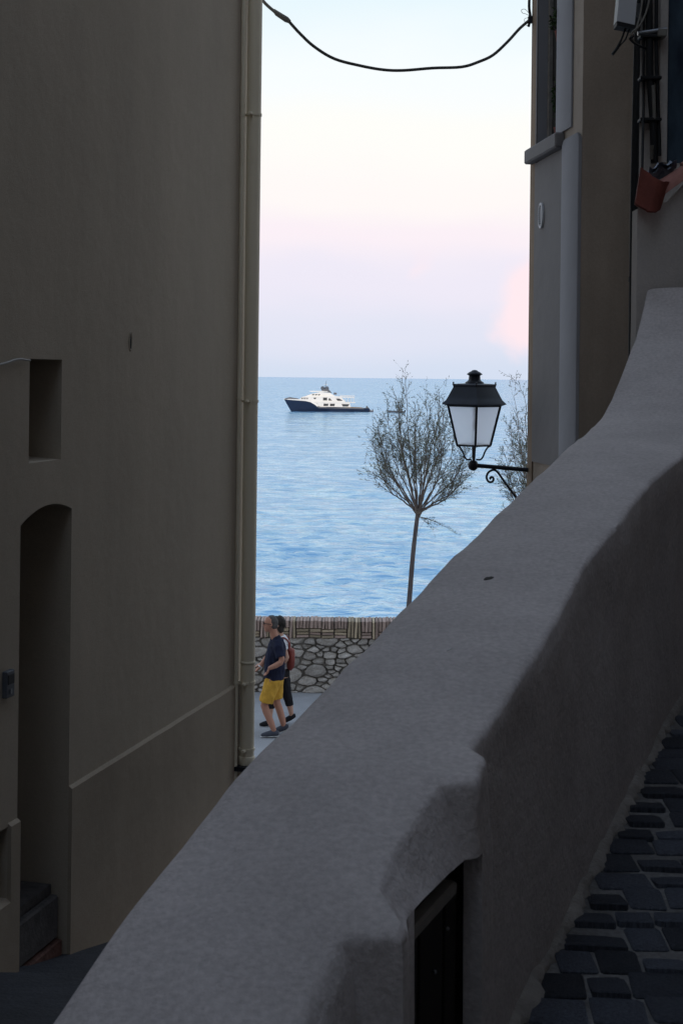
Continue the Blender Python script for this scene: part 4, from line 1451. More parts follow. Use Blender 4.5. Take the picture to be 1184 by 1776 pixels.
# cradle: four curved struts to the knob
for i in range(4):
    c4 = math.cos(i * math.pi / 2), math.sin(i * math.pi / 2)
    def cp(rp, py):
        return Vector((lc.x + c4[0] * rp * k_, YL + c4[1] * rp * k_, lz(py)))
    MB().tube(spline([cp(29, 773), cp(24, 776), cp(19.5, 783), cp(16, 792), cp(11.5, 797), cp(4, 797)], 4), 0.0075, 7).build('strut', M['black_iron'], la)
MB().tube([Vector((lc.x, YL, lz(772))), Vector((lc.x, YL, lz(797)))], 0.011, 8).build('stem', M['black_iron'], la)
kc = at(820, 807, YL)
MB().ell(kc, 0.044, 0.044, 0.046, 16, 10).build('knob', M['black_iron'], la)
ae = at(920, 815, YC)
ae.y = YC - .03
MB().tube([kc, ae], 0.0185, 10).build('arm', M['black_iron'], la)
def sp(px, py): return at(px, py, YL - 0.005)
sc_pts = [sp(851, 829), sp(849.5, 831), sp(850, 834), sp(853, 835), sp(856, 832), sp(855.5, 827.5), sp(851, 826), sp(845.5, 829), sp(843, 833.5)]
sc_pts = [sp(852.0, 830.5), sp(849.6, 829.4), sp(849.0, 832.4), sp(851.5, 835.5), sp(855.0, 834.0), sp(855.4, 829.5), sp(852.5, 826.5)]
# spiral, then up and over into the straight brace
spir = []
cx_, cy_ = 850.2, 830.6
for k in range(22):
    f_ = k / 21
    rr = 1.0 + 6.6 * f_ ** 1.1
    a_ = R(-150 + 400 * f_)
    spir.append((cx_ + rr * math.cos(a_), cy_ - rr * math.sin(a_) * 1.0))
spir = [(851, 831), (849.5, 829.5), (851.3, 827.4), (854.2, 828.2), (855.4, 831.5), (853.4, 835.2), (849.8, 836.3), (846, 834.5), (843.6, 830), (843.6, 825), (846.4, 819.5), (851.5, 816), (857, 815.2), (862, 818.5), (867, 825), (876, 838), (886, 851.5), (900, 870), (918, 893)]
MB().tube(spline([sp(*p) for p in spir], 4), 0.0095, 8).build('scroll_brace', M['black_iron'], la)
MB().bbox(ae.x - .005, ae.x + .02, YC - .08, YC + .02, ae.z - .45, ae.z + .07, .004).build('wall_plate', M['black_iron'], la)

# ================================================================== SEA WALL
YS_ = 23.9
sw = thing('sea_wall', 'low rubble stone sea wall topped with upright bricks along the road', 'wall', (0, YS_, 0))
TOPW = ZC + ray(560, 1076.5)[1] * YS_
CB = TOPW - 0.30
MB().box(-40, 40, YS_ + 0.045, YS_ + 0.44, -0.05, TOPW - 0.018).build('core', M['rubble_mortar'], sw, smooth=False)
X0S, X1S = -4.2, 3.2
for (xa, xb) in ((-40, X0S), (X1S, 40)):
    # far stretches, hidden by the houses: rough stone face in relief
    vv, ff = [], []
    nx_, nz_ = 160, 12
    for i in range(nx_ + 1):
        for j in range(nz_ + 1):
            x = xa + (xb - xa) * i / nx_; z = TOPW * j / nz_
            vv.append((x, YS_ + 0.03 - 0.03 * abs(nz(x * 5, z * 9)), z))
    ff = [(i * (nz_ + 1) + j, (i + 1) * (nz_ + 1) + j, (i + 1) * (nz_ + 1) + j + 1, i * (nz_ + 1) + j + 1) for i in range(nx_) for j in range(nz_)]
    tag(mk('stone_face', vv, ff, M['rubble'], sw), kind='stuff')
rs = random.Random(11)
seeds = []
tries = 0
while tries < 9000:
    tries += 1
    x_, z_ = rs.uniform(X0S - .2, X1S + .2), rs.uniform(-0.03, CB + .02)
    rad_ = rs.choice((0.06, 0.08, 0.11, 0.15, 0.19)) * (1 + .3 * nz(x_ * 2.6, z_ * 3.3, 4.0))
    if all(((x_ - a_) / 1.9) ** 2 + (z_ - b_) ** 2 > ((rad_ + c_) / 2) ** 2 for a_, b_, c_ in seeds):
        seeds.append((x_, z_, rad_))


def clip(poly, mx_, mz_, nx_, nz_):
    out = []
    for i in range(len(poly)):
        p, q = poly[i], poly[(i + 1) % len(poly)]
        dp = (p[0] - mx_) * nx_ + (p[1] - mz_) * nz_
        dq = (q[0] - mx_) * nx_ + (q[1] - mz_) * nz_
        if dp <= 0: out.append(p)
        if dp * dq < 0:
            t = dp / (dp - dq)
            out.append((p[0] + (q[0] - p[0]) * t, p[1] + (q[1] - p[1]) * t))
    return out


for (x_, z_, r_) in seeds:
    poly = [(x_ - .5, 0.0), (x_ + .5, 0.0), (x_ + .5, CB + .004), (x_ - .5, CB + .004)]
    for (a_, b_, c_) in seeds:
        if (a_, b_) == (x_, z_) or abs(a_ - x_) > .8: continue
        w_ = r_ / (r_ + c_)
        poly = clip(poly, x_ + (a_ - x_) * w_, z_ + (b_ - z_) * w_, (a_ - x_) / 1.9 ** 2, b_ - z_)
        if len(poly) < 3: break
    if len(poly) < 3: continue
    cx_ = sum(p[0] for p in poly) / len(poly); cz_ = sum(p[1] for p in poly) / len(poly)
    # resample the outline to 14 points, rounded and roughened, inset for the joint
    per = [math.hypot(poly[(i + 1) % len(poly)][0] - poly[i][0], poly[(i + 1) % len(poly)][1] - poly[i][1]) for i in range(len(poly))]
    tot = sum(per)
    if tot < 0.12: continue
    lp = []
    NP_ = 14
    for k in range(NP_):
        d_ = tot * k / NP_
        i = 0
        while d_ > per[i] and i < len(poly) - 1:
            d_ -= per[i]; i += 1
        p, q_ = poly[i], poly[(i + 1) % len(poly)]
        t = d_ / max(per[i], 1e-6)
        lp.append((p[0] + (q_[0] - p[0]) * t, p[1] + (q_[1] - p[1]) * t))
    g = rs.uniform(0.002, 0.006)
    lp2 = []
    for k in range(NP_):
        p, o_, n_ = lp[k], lp[k - 1], lp[(k + 1) % NP_]
        xx, zz = .6 * p[0] + .2 * (o_[0] + n_[0]), .6 * p[1] + .2 * (o_[1] + n_[1])
        dx_, dz_ = cx_ - xx, cz_ - zz
        L_ = max(1e-4, math.hypot(dx_, dz_))
        gg = g + 0.014 * abs(nz(xx * 17, zz * 17))
        lp2.append((xx + dx_ / L_ * gg, max(.003, zz + dz_ / L_ * gg)))
    pr_ = rs.uniform(-0.02, 0.028)
    tx, tz = rs.uniform(-.12, .12), rs.uniform(-.10, .16)
    vv = []
    for sc_, dy in ((1.0, 0.07), (0.985, 0.022 - pr_), (0.86, 0.002 - pr_), (0.55, -0.008 - pr_)):
        for (xx, zz) in lp2:
            xa, za = cx_ + (xx - cx_) * sc_, cz_ + (zz - cz_) * sc_
            vv.append((xa, YS_ + dy + (0.024 * nz(xx * 9, zz * 9, sc_ * 5) + tx * (xa - cx_) + tz * (za - cz_) if sc_ < .99 else 0), za))
    ff = [(i * NP_ + q_, i * NP_ + (q_ + 1) % NP_, (i + 1) * NP_ + (q_ + 1) % NP_, (i + 1) * NP_ + q_) for i in range(3) for q_ in range(NP_)]
    ff.append(tuple(3 * NP_ + q_ for q_ in range(NP_)))
    mk('stone', vv, ff, M['rubble'], sw, ang=30, loc=(cx_, YS_, cz_))
# brick coping
bm_cache = {}
def brick_mesh(v_, mt):
    key = (v_, mt)
    if key not in bm_cache:
        r2 = random.Random(v_)
        q = MB().bbox(-.5, .5, -.5, .5, -.5, .5, 0.06)
        for p in q.v:
            p.x += 0.05 * r2.uniform(-1, 1); p.z += 0.02 * r2.uniform(-1, 1)
        me = bpy.data.meshes.new('brick'); me.from_pydata([tuple(p) for p in q.v], [], q.f); me.materials.append(M[mt])
        bm_cache[key] = me
    return bm_cache[key]
def brick(x, z, sx, sz, mt):
    instance('brick', brick_mesh(rs.randrange(4), mt), sw, (x, YS_ + 0.215 + rs.uniform(-.02, .02), z), (0, rs.uniform(-.06, .06), 0), (sx, 0.44, sz))
x = X0S
while x < X1S:
    r_ = rs.random()
    if r_ < 0.5:
        nn = rs.randrange(2, 5)
        for k in range(nn):
            bw = rs.uniform(0.042, 0.058)
            top = TOPW + rs.uniform(-.006, .006)
            zz = CB + 0.02 * nz(x * 3)
            brick(x + bw / 2, (top + zz) / 2, bw - .006, top - zz, rs.choice(('brick_tan', 'brick_tan', 'brick_rose')))
            x += bw + rs.uniform(0.002, 0.012)
    else:
        bw = rs.uniform(0.17, 0.23)
        nrow = rs.choice((2, 2, 3))
        zz = CB + rs.uniform(0, .015)
        for k in range(nrow):
            h_ = rs.uniform(0.040, 0.052)
            brick(x + bw / 2, zz + h_ / 2, bw - .008, h_ - .006, rs.choice(('brick_tan', 'brick_rose')))
            zz += h_ + .006
        m_ = int(bw / 0.05)
        for k in range(m_):
            top = TOPW + rs.uniform(-.006, .006)
            brick(x + bw * (k + .5) / m_, (zz + top) / 2, bw / m_ - .008, top - zz, 'brick_rose')
        x += bw + .008

# ================================================================== TAMARISK TREES
def tamarisk(label, trunk_px, Yt, height, seed, n_main, spread, aim=None, lean=0.0):
    rs = random.Random(seed)
    tp = spline([at(px, py, Yt) for px, py in trunk_px], 5)
    base = tp[0]
    tr_ = thing('tamarisk_tree', label, 'tree', (base.x, base.y, base.z), 'tamarisk trees along the sea wall')
    nT = len(tp)
    MB().tube(tp, [0.048 - 0.014 * i / (nT - 1) + 0.004 * nz(i * .9) for i in range(nT)], 10).build('trunk', M['bark'], tr_)
    limbs, twigs, leaf = MB(), MB(), MB()
    fork = tp[-1]
    for k in range(5):
        limbs.ell(fork + Vector((rs.gauss(0, .03), rs.gauss(0, .03), rs.uniform(-.03, .06))), .036, .036, .045, 8, 6)

    def sprig(p, d, L_):
        """feathery spray of tiny scale leaves"""
        n_ = max(3, int(L_ / 0.022))
        for k in range(n_):
            f_ = k / n_
            c_ = p + d * (L_ * f_)
            a_ = (d * rs.uniform(.5, 1.0) + Vector((rs.gauss(0, .5), rs.gauss(0, .5), rs.gauss(0, .4)))).normalized() * rs.uniform(0.02, 0.048)
            b_ = a_.cross(Vector((rs.gauss(0, 1), rs.gauss(0, 1), rs.gauss(0, 1))))
            if b_.length < 1e-6: continue
            b_ = b_.normalized() * rs.uniform(0.003, 0.0055)
            leaf.add([c_ - b_, c_ + a_ * .6 - b_ * .8, c_ + a_, c_ + a_ * .6 + b_ * .8, c_ + b_], [(0, 1, 2, 3, 4)])

    def branch(p, d, L_, r, depth, gd, path=None):
        n_ = max(4, int(L_ / 0.11)) if path is None else len(path) - 1
        pts, rad = [p.copy()], [r]
        cur, dd = p.copy(), d.copy()
        for k in range(n_):
            if path is not None:
                nxt_ = path[k + 1] + Vector((rs.gauss(0, .008), rs.gauss(0, .008), 0))
                dd = (nxt_ - cur).normalized(); cur = nxt_
                pts.append(cur.copy()); rad.append(r * (1 - 0.8 * (k + 1) / n_))
                f_ = (k + 1) / n_
                if f_ > .28:
                    for q_ in range(rs.choice((1, 1, 2))):
                        sd_ = (dd + Vector((rs.gauss(0, .42), rs.gauss(0, .42), rs.uniform(-.05, .35)))).normalized()
                        branch(cur, sd_, rs.uniform(0.2, 0.6) * (1.1 - .55 * f_), r * 0.40 * (1 - .4 * f_), 1, 0.03)
                continue
            wob = 0.09 if depth else 0.05
            dd = (dd + Vector((rs.gauss(0, wob), rs.gauss(0, wob), rs.gauss(0, wob * .6) + gd))).normalized()
            cur = cur + dd * (L_ / n_)
            pts.append(cur.copy()); rad.append(r * (1 - 0.82 * (k + 1) / n_))
            f_ = (k + 1) / n_
            if depth == 0 and f_ > 0.30:
                for q_ in range(rs.choice((1, 1, 2))):
                    sd_ = (dd + Vector((rs.gauss(0, .42), rs.gauss(0, .42), rs.uniform(-.05, .35)))).normalized()
                    branch(cur, sd_, rs.uniform(0.3, 0.85) * (1.15 - .55 * f_) * min(1.0, height / 2.6), r * 0.42 * (1 - .4 * f_), 1, 0.035)
            elif depth == 1 and f_ > 0.2:
                for q_ in range(rs.choice((0, 1, 1, 2))):
                    sd_ = (dd + Vector((rs.gauss(0, .5), rs.gauss(0, .5), rs.uniform(-.25, .3)))).normalized()
                    branch(cur, sd_, rs.uniform(0.08, 0.26), 0.0026, 2, rs.uniform(-.06, .03))
            elif depth == 2:
                if rs.random() < 0.62:
                    sprig(cur, (dd + Vector((rs.gauss(0, .4), rs.gauss(0, .4), rs.gauss(0, .3) - .1))).normalized(), rs.uniform(.04, .11))
        if depth < 2 or rs.random() < .5:
            sprig(cur, dd, 0.08)
        (limbs if depth == 0 else twigs).tube(pts, rad, 5 if depth == 0 else 3, cap=False)

    for k in range(n_main):
        az = 2 * math.pi * (k + rs.random() * .6) / n_main
        el_ = rs.uniform(0.45, 1.0) if k % 4 else rs.uniform(0.1, 0.4)
        tilt = spread * el_
        d_ = Vector((math.sin(tilt) * math.cos(az) + lean, math.sin(tilt) * math.sin(az), math.cos(tilt))).normalized()
        branch(fork - Vector((0, 0, rs.uniform(0, .10))), d_, height * rs.uniform(.78, 1.0) * (1.0 - 0.25 * el_), rs.uniform(.011, .019), 0, 0.03 + 0.05 * el_)
    if aim:
        for (px, py) in aim:
            tgt = at(px, py, Yt + rs.uniform(-.35, .35))
            out_ = Vector((tgt.x - fork.x, tgt.y - fork.y, 0))
            c1 = fork + out_ * .36 + Vector((0, 0, (tgt.z - fork.z) * .27))
            c2 = fork + out_ * .80 + Vector((0, 0, (tgt.z - fork.z) * .58))
            sp_ = spline([fork, c1, c2, tgt], 6)
            branch(fork, (c1 - fork).normalized(), 1, rs.uniform(.013, .019), 0, 0, sp_)
    # a few hanging sprays from the trunk head
    for k in range(5):
        a_ = rs.uniform(0, 6.28)
        branch(fork - Vector((0, 0, .05)), Vector((abs(math.cos(a_)) * .8 + .1, math.sin(a_) * .8, -.1)).normalized(), rs.uniform(.35, .6), 0.005, 1, -0.10)
    limbs.build('branches', M['twig'], tr_)
    twigs.build('twigs', M['twig'], tr_)
    tag(leaf.build('crown', M['tamarisk'], tr_, smooth=False), kind='stuff')


tamarisk('slim tamarisk tree with bare fanning branches standing clear against the sea', [(697, 1228), (703, 1120), (710, 1035), (716, 960), (724, 890)], 22.6, 1.75, 21, 8, 0.8,
         aim=[(704, 664), (690, 700), (672, 725), (657, 752), (650, 785), (662, 822), (742, 700), (770, 712), (790, 745), (804, 788), (798, 828), (782, 850), (720, 715), (755, 755)])
tamarisk('tamarisk tree half hidden behind the house beside the lantern', [(960, 1235), (957, 1100), (953, 1000), (950, 930)], 22.6, 2.0, 33, 9, 0.9, aim=[(896, 712), (885, 745), (878, 800), (884, 850), (910, 690), (960, 680)])

# ================================================================== PEOPLE
def bake(o, voxel, smooth_it=6, fold=0.0):
    """fuse overlapping volumes into one continuous skin"""
    md = o.modifiers.new('fuse', 'REMESH'); md.mode = 'VOXEL'; md.voxel_size = voxel; md.use_smooth_shade = True
    ms = o.modifiers.new('soft', 'SMOOTH'); ms.iterations = smooth_it; ms.factor = 0.5
    dg = bpy.context.evaluated_depsgraph_get()
    dg.update()
    me = bpy.data.meshes.new_from_object(o.evaluated_get(dg))
    mt = o.data.materials[0] if o.data.materials else None
    o.modifiers.clear()
    old = o.data
    o.data = me
    me.materials.clear()
    if mt: me.materials.append(mt)
    me.polygons.foreach_set('use_smooth', [True] * len(me.polygons))
    if fold:
        for v_ in me.vertices:
            c_ = v_.co
            v_.co = c_ + v_.normal * (fold * (nz(c_.x * 16 + c_.z * 5, c_.y * 16, c_.z * 6) + .5 * nz(c_.x * 30, c_.y * 30, c_.z * 14 + 7)))
    bpy.data.meshes.remove(old)
    return o


class Body:
    def __init__(self, name, label, Xf, Yf, scale=1.0, skin='skin'):
        self.X, self.Y, self.s = Xf, Yf, scale
        self.skin = skin
        self.o = thing(name, label, 'person', (Xf, Yf, 0.0))
        self.mb = MB()

    def p(self, f, l_, z):
        """f forward (to the left in the photo), l_ sideways (negative = nearer the viewer), z up"""
        return Vector((self.X - f * self.s, self.Y + l_ * self.s, z * self.s))

    def limb(self, mb, pts, rad, n=12, ref=(0, 1, 0)):
        P_ = [self.p(*q) for q in pts]
        mb.tube(P_, [(r[0] * self.s, r[1] * self.s) if hasattr(r, '__len__') else r * self.s for r in rad], n, ref=ref)

    def hand(self, mb, w, d, curl=0.5, side=1):
        """palm from wrist w in direction d with four fingers and a thumb, gently curled"""
        w = self.p(*w)
        d = Vector((-d[0], d[1], d[2])).normalized()
        lat = Vector((0, side, 0)); lat = (lat - d * lat.dot(d)).normalized()
        nrm = d.cross(lat)
        if nrm.x > 0: nrm = -nrm          # curl towards the front
        s = self.s
        k1 = w + d * 0.085 * s
        mb.tube([w - d * .02 * s, w + d * .03 * s, k1], [(0.026 * s, .020 * s), (0.036 * s, .016 * s), (0.040 * s, .014 * s)], 10, ref=lat)
        for i, (off, L_) in enumerate(((-.030, .070), (-.010, .078), (.010, .072), (.029, .056))):
            b_ = k1 + lat * off * s - d * .008 * s
            d2 = (d + nrm * curl * .6).normalized(); d3 = (d + nrm * curl * 1.8).normalized()
            mb.tube([b_, b_ + d2 * L_ * .5 * s, b_ + d2 * L_ * .5 * s + d3 * L_ * .5 * s], [.0095 * s, .009 * s, .0075 * s], 7)
        tb = w + d * .02 * s - lat * .028 * s
        td = (d * .8 - lat * .5 + nrm * .4).normalized()
        mb.tube([tb, tb + td * .035 * s, tb + (td * .6 + d * .4).normalized() * .062 * s], [.012 * s, .0105 * s, .008 * s], 7)

    def head(self, mb, c, tilt=0.0):
        """skull, face, jaw, nose, ears; c = centre of the skull"""
        f, l_, z = c
        s = self.s
        mb.ell(self.p(f - .012, l_, z + .025), .100 * s, .078 * s, .098 * s, 18, 12)
        mb.ell(self.p(f + .022, l_, z - .035), .074 * s, .062 * s, .088 * s, 16, 10)
        mb.ell(self.p(f + .055, l_, z - .095), .034 * s, .036 * s, .028 * s, 12, 8)        # chin
        self.limb(mb, [(f + .082, l_, z + .018), (f + .098, l_, z - .010), (f + .108, l_, z - .026)], [.009, .0125, .014], 8)   # nose
        mb.ell(self.p(f + .076, l_, z + .030), .016 * s, .048 * s, .010 * s, 12, 6)        # brow
        for sd_ in (-1, 1):
            mb.ell(self.p(f - .012, l_ + sd_ * .078, z - .012), .018 * s, .011 * s, .030 * s, 10, 7)


def face_bits(bd, c, par_):
    f, l_, z = c
    s = bd.s
    for sd_ in (-1, 1):
        MB().ell(bd.p(f + .084, l_ + sd_ * .032, z + .008), .008 * s, .011 * s, .007 * s, 10, 6).build('eye', M['eye'], par_)
    MB().ell(bd.p(f + .090, l_, z - .062), .008 * s, .024 * s, .006 * s, 10, 6).build('mouth', M['lip'], par_)


GY = 21.0
mx = at(480, 1278, GY).x
# ---- man in navy T-shirt and yellow shorts, striding left
man = Body('person', 'grey haired man in navy T-shirt, yellow shorts and glasses striding left', mx, GY, 1.0)
mb = man.mb
HC = (0.115, 0.0, 1.655)
man.head(mb, HC)
man.limb(mb, [(.085, 0, 1.60), (.065, 0, 1.52), (.045, 0, 1.44), (.03, 0, 1.38)], [.058, .056, .062, .075])
man.limb(mb, [(.05, 0, .76), (.05, 0, .86), (.05, 0, .97), (.045, 0, 1.08), (.03, 0, 1.22), (.015, 0, 1.34), (.02, 0, 1.42)],
         [(.150, .105), (.165, .118), (.160, .125), (.158, .128), (.172, .125), (.178, .110), (.10, .07)], 20)
# legs: near leg forward with bent knee, far leg behind
man.limb(mb, [(.06, -.085, .86), (.105, -.09, .70), (.165, -.095, .52), (.185, -.095, .475), (.155, -.095, .38), (.085, -.095, .22), (.035, -.095, .09)],
         [.088, .085, .064, .058, .056, .050, .036])
man.limb(mb, [(.04, .085, .86), (.03, .09, .70), (.02, .09, .52), (.012, .09, .475), (-.03, .09, .37), (-.075, .09, .22), (-.10, .09, .11)],
         [.088, .085, .064, .058, .056, .050, .036])
for (f_, l_, z_, a_) in ((.035, -.095, .06, 0), (-.10, .09, .085, .25)):
    man.limb(mb, [(f_ - .05, l_, z_ - .012 + a_ * .12), (f_ + .02, l_, z_ - .006), (f_ + .10, l_, z_ - .022 - a_ * .06), (f_ + .16, l_, z_ - .03 - a_ * .1)], [.034, .040, .034, .024])
# near arm: elbow back, forearm forward across the waist
man.limb(mb, [(.0, -.165, 1.385), (-.035, -.225, 1.29), (-.075, -.255, 1.175), (-.055, -.265, 1.135), (.03, -.265, 1.085), (.115, -.235, 1.045)],
         [.062, .052, .044, .043, .040, .030])
man.hand(mb, (.115, -.235, 1.045), (.25, .35, -.75), 0.7, 1)
# far arm swinging forward
man.limb(mb, [(.02, .165, 1.385), (.075, .215, 1.27), (.13, .23, 1.15), (.155, .23, 1.13), (.215, .215, 1.05), (.27, .195, .975)],
         [.062, .052, .044, .043, .040, .030])
man.hand(mb, (.27, .195, .975), (.6, -.1, -.6), 0.5, -1)
body = mb.build('body', M['skin'], man.o)
bake(body, 0.0085, 4)
face_bits(man, HC, man.o)
hair = MB()
hair.ell(man.p(HC[0] - .036, 0, HC[2] + .030), .086, .079, .092, 20, 12)
hair.ell(man.p(HC[0] - .012, 0, HC[2] + .062), .078, .068, .068, 16, 10)
hair.ell(man.p(HC[0] - .052, 0, HC[2] - .02), .062, .074, .062, 16, 10)
hb = hair.build('hair', M['hair_grey'], man.o)
bake(hb, 0.008, 2, 0.010)
gls = MB()
for sd_ in (-1, 1):
    gls.tube([man.p(HC[0] + .094, sd_ * .06, HC[2] + .014), man.p(HC[0] + .05, sd_ * .082, HC[2] + .012), man.p(HC[0] - .02, sd_ * .088, HC[2] + .006)], .0045, 6)
    ringp = [man.p(HC[0] + .098, sd_ * .034 + .026 * math.cos(a_), HC[2] + .006 + .020 * math.sin(a_)) for a_ in np.linspace(0, 2 * math.pi, 13)]
    gls.tube(ringp, .004, 5)
gls.tube([man.p(HC[0] + .10, -.01, HC[2] + .012), man.p(HC[0] + .10, .01, HC[2] + .012)], .004, 5)
gls.build('glasses', M['cable_black'], man.o)
shirt = MB()
man.limb(shirt, [(.05, 0, .845), (.05, 0, .90), (.048, 0, .98), (.045, 0, 1.08), (.028, 0, 1.22), (.012, 0, 1.34), (.018, 0, 1.415), (.038, 0, 1.465)],
         [(.180, .150), (.182, .150), (.176, .150), (.174, .150), (.190, .150), (.195, .132), (.14, .098), (.072, .070)], 22)
for sd_, pts in ((-1, [(.0, -.14, 1.395), (-.015, -.19, 1.345), (-.042, -.235, 1.25), (-.055, -.25, 1.205)]), (1, [(.01, .14, 1.395), (.04, .195, 1.33), (.085, .222, 1.245), (.10, .228, 1.215)])):
    man.limb(shirt, pts, [.085, .080, .074, .072])
so = shirt.build('t_shirt', M['navy_cloth'], man.o)
bake(so, 0.011, 4, 0.016)
sh_ = MB()
man.limb(sh_, [(.05, 0, .77), (.05, 0, .83), (.05, 0, .885)], [(.165, .130), (.178, .140), (.172, .138)], 20)
man.limb(sh_, [(.06, -.08, .84), (.10, -.09, .72), (.135, -.095, .61), (.160, -.095, .515)], [(.10, .125), (.105, .118), (.102, .112), (.102, .110)])
man.limb(sh_, [(.04, .08, .84), (.035, .09, .72), (.03, .09, .61), (.022, .09, .525)], [(.10, .125), (.105, .115), (.10, .108), (.10, .105)])
bake(sh_.build('shorts', M['yellow_cloth'], man.o), 0.011, 4, 0.014)
for (f_, l_, z_, a_) in ((.035, -.095, .06, 0), (-.10, .09, .085, .25)):
    q = MB()
    man.limb(q, [(f_ - .07, l_, z_ + .0 + a_ * .12), (f_ - .04, l_, z_ + .005 + a_ * .1), (f_ + .03, l_, z_ + .002), (f_ + .11, l_, z_ - .018 - a_ * .06), (f_ + .175, l_, z_ - .030 - a_ * .1), (f_ + .195, l_, z_ - .034 - a_ * .1)], [.030, .046, .050, .044, .032, .014])
    so_ = q.build('shoe', M['shoe'], man.o)
    q = MB()
    man.limb(q, [(f_ - .08, l_, z_ - .035 + a_ * .12), (f_ + .06, l_, z_ - .040 - a_ * .02), (f_ + .20, l_, z_ - .048 - a_ * .1)], [(.038, .012), (.044, .012), (.034, .010)])
    q.build('sole', M['sole'], so_)
MB().tube([man.p(.262, .20, .985), man.p(.272, .196, .972)], .034, 12).build('watch', M['white_plastic'], man.o)

# ---- woman half hidden behind him
GY2 = 21.65
wx = at(487, 1257, GY2).x
wo = Body('person', 'dark haired woman in white top and black capri trousers behind the man', wx, GY2, 0.97, 'skin_pale')
mb = wo.mb
HW = (0.075, 0.0, 1.585)
wo.head(mb, HW)
wo.limb(mb, [(.05, 0, 1.53), (.035, 0, 1.46), (.02, 0, 1.39), (.01, 0, 1.33)], [.050, .048, .054, .065])
wo.limb(mb, [(.0, 0, .76), (.0, 0, .86), (.0, 0, .98), (.0, 0, 1.08), (.0, 0, 1.20), (-.005, 0, 1.30), (.0, 0, 1.37)],
        [(.155, .115), (.165, .12), (.135, .105), (.13, .10), (.15, .115), (.155, .10), (.09, .065)], 20)
wo.limb(mb, [(.02, -.08, .86), (.07, -.085, .68), (.13, -.085, .49), (.14, -.085, .45), (.16, -.085, .30), (.17, -.085, .10)], [.09, .082, .060, .055, .050, .033])
wo.limb(mb, [(-.01, .08, .86), (-.045, .085, .68), (-.085, .085, .49), (-.10, .085, .45), (-.135, .085, .28), (-.165, .085, .13)], [.09, .082, .060, .055, .050, .033])
for (f_, l_, z_, a_) in ((.17, -.085, .06, 0), (-.165, .085, .10, .35)):
    wo.limb(mb, [(f_ - .04, l_, z_ - .012 + a_ * .10), (f_ + .02, l_, z_ - .006), (f_ + .09, l_, z_ - .022 - a_ * .06), (f_ + .14, l_, z_ - .03 - a_ * .1)], [.030, .036, .030, .022])
wo.limb(mb, [(-.01, -.15, 1.33), (-.05, -.185, 1.22), (-.09, -.20, 1.10), (-.075, -.205, 1.07), (-.02, -.205, 1.0), (.03, -.20, .93)], [.052, .044, .038, .037, .033, .025])
wo.hand(mb, (.03, -.20, .93), (.3, .1, -.8), .6, 1)
wo.limb(mb, [(.02, .15, 1.33), (.09, .185, 1.22), (.16, .195, 1.10), (.185, .195, 1.08), (.26, .18, 1.0), (.33, .16, .93)], [.052, .044, .038, .037, .033, .025])
wo.hand(mb, (.33, .16, .93), (.8, 0, -.5), .5, -1)
body = mb.build('body', M['skin_pale'], wo.o)
bake(body, 0.0085, 4)
face_bits(wo, HW, wo.o)
hair = MB()
hair.ell(wo.p(HW[0] - .024, 0, HW[2] + .032), .112, .092, .102, 20, 12)
hair.ell(wo.p(HW[0] - .085, 0, HW[2] - .005), .062, .060, .060, 14, 10)
hair.ell(wo.p(HW[0] - .05, 0, HW[2] - .06), .062, .075, .075, 14, 10)
bake(hair.build('hair', M['hair_dark'], wo.o), 0.008, 2, 0.016)
top = MB()
wo.limb(top, [(.0, 0, .90), (.0, 0, .98), (.0, 0, 1.08), (.0, 0, 1.20), (-.005, 0, 1.29), (.0, 0, 1.35), (.015, 0, 1.40)],
        [(.162, .128), (.150, .122), (.146, .118), (.165, .130), (.172, .115), (.125, .088), (.07, .066)], 20)
for pts in ([(.0, -.13, 1.335), (-.025, -.168, 1.27), (-.045, -.182, 1.21)], [(.015, .13, 1.335), (.05, .165, 1.27), (.08, .178, 1.22)]):
    wo.limb(top, pts, [.070, .062, .058])
bake(top.build('top', M['white_cloth'], wo.o), 0.011, 4, 0.014)
tr2 = MB()
wo.limb(tr2, [(.0, 0, .78), (.0, 0, .86), (.0, 0, .95)], [(.165, .125), (.172, .128), (.145, .115)], 20)
wo.limb(tr2, [(.02, -.08, .86), (.07, -.085, .68), (.13, -.085, .49), (.145, -.085, .40), (.155, -.085, .28)], [.098, .092, .072, .066, .060])
wo.limb(tr2, [(-.01, .08, .86), (-.045, .085, .68), (-.085, .085, .49), (-.11, .085, .38), (-.13, .085, .29)], [.098, .092, .072, .066, .060])
bake(tr2.build('trousers', M['black_cloth'], wo.o), 0.011, 4, 0.014)
for (f_, l_, z_, a_) in ((.17, -.085, .06, 0), (-.165, .085, .10, .35)):
    q = MB()
    wo.limb(q, [(f_ - .06, l_, z_ - .005 + a_ * .12), (f_ - .03, l_, z_ - .005 + a_ * .1), (f_ + .03, l_, z_ - .008), (f_ + .10, l_, z_ - .024 - a_ * .06), (f_ + .16, l_, z_ - .034 - a_ * .1)], [.026, .040, .043, .038, .018])
    q.build('shoe', M['black_cloth'], wo.o)
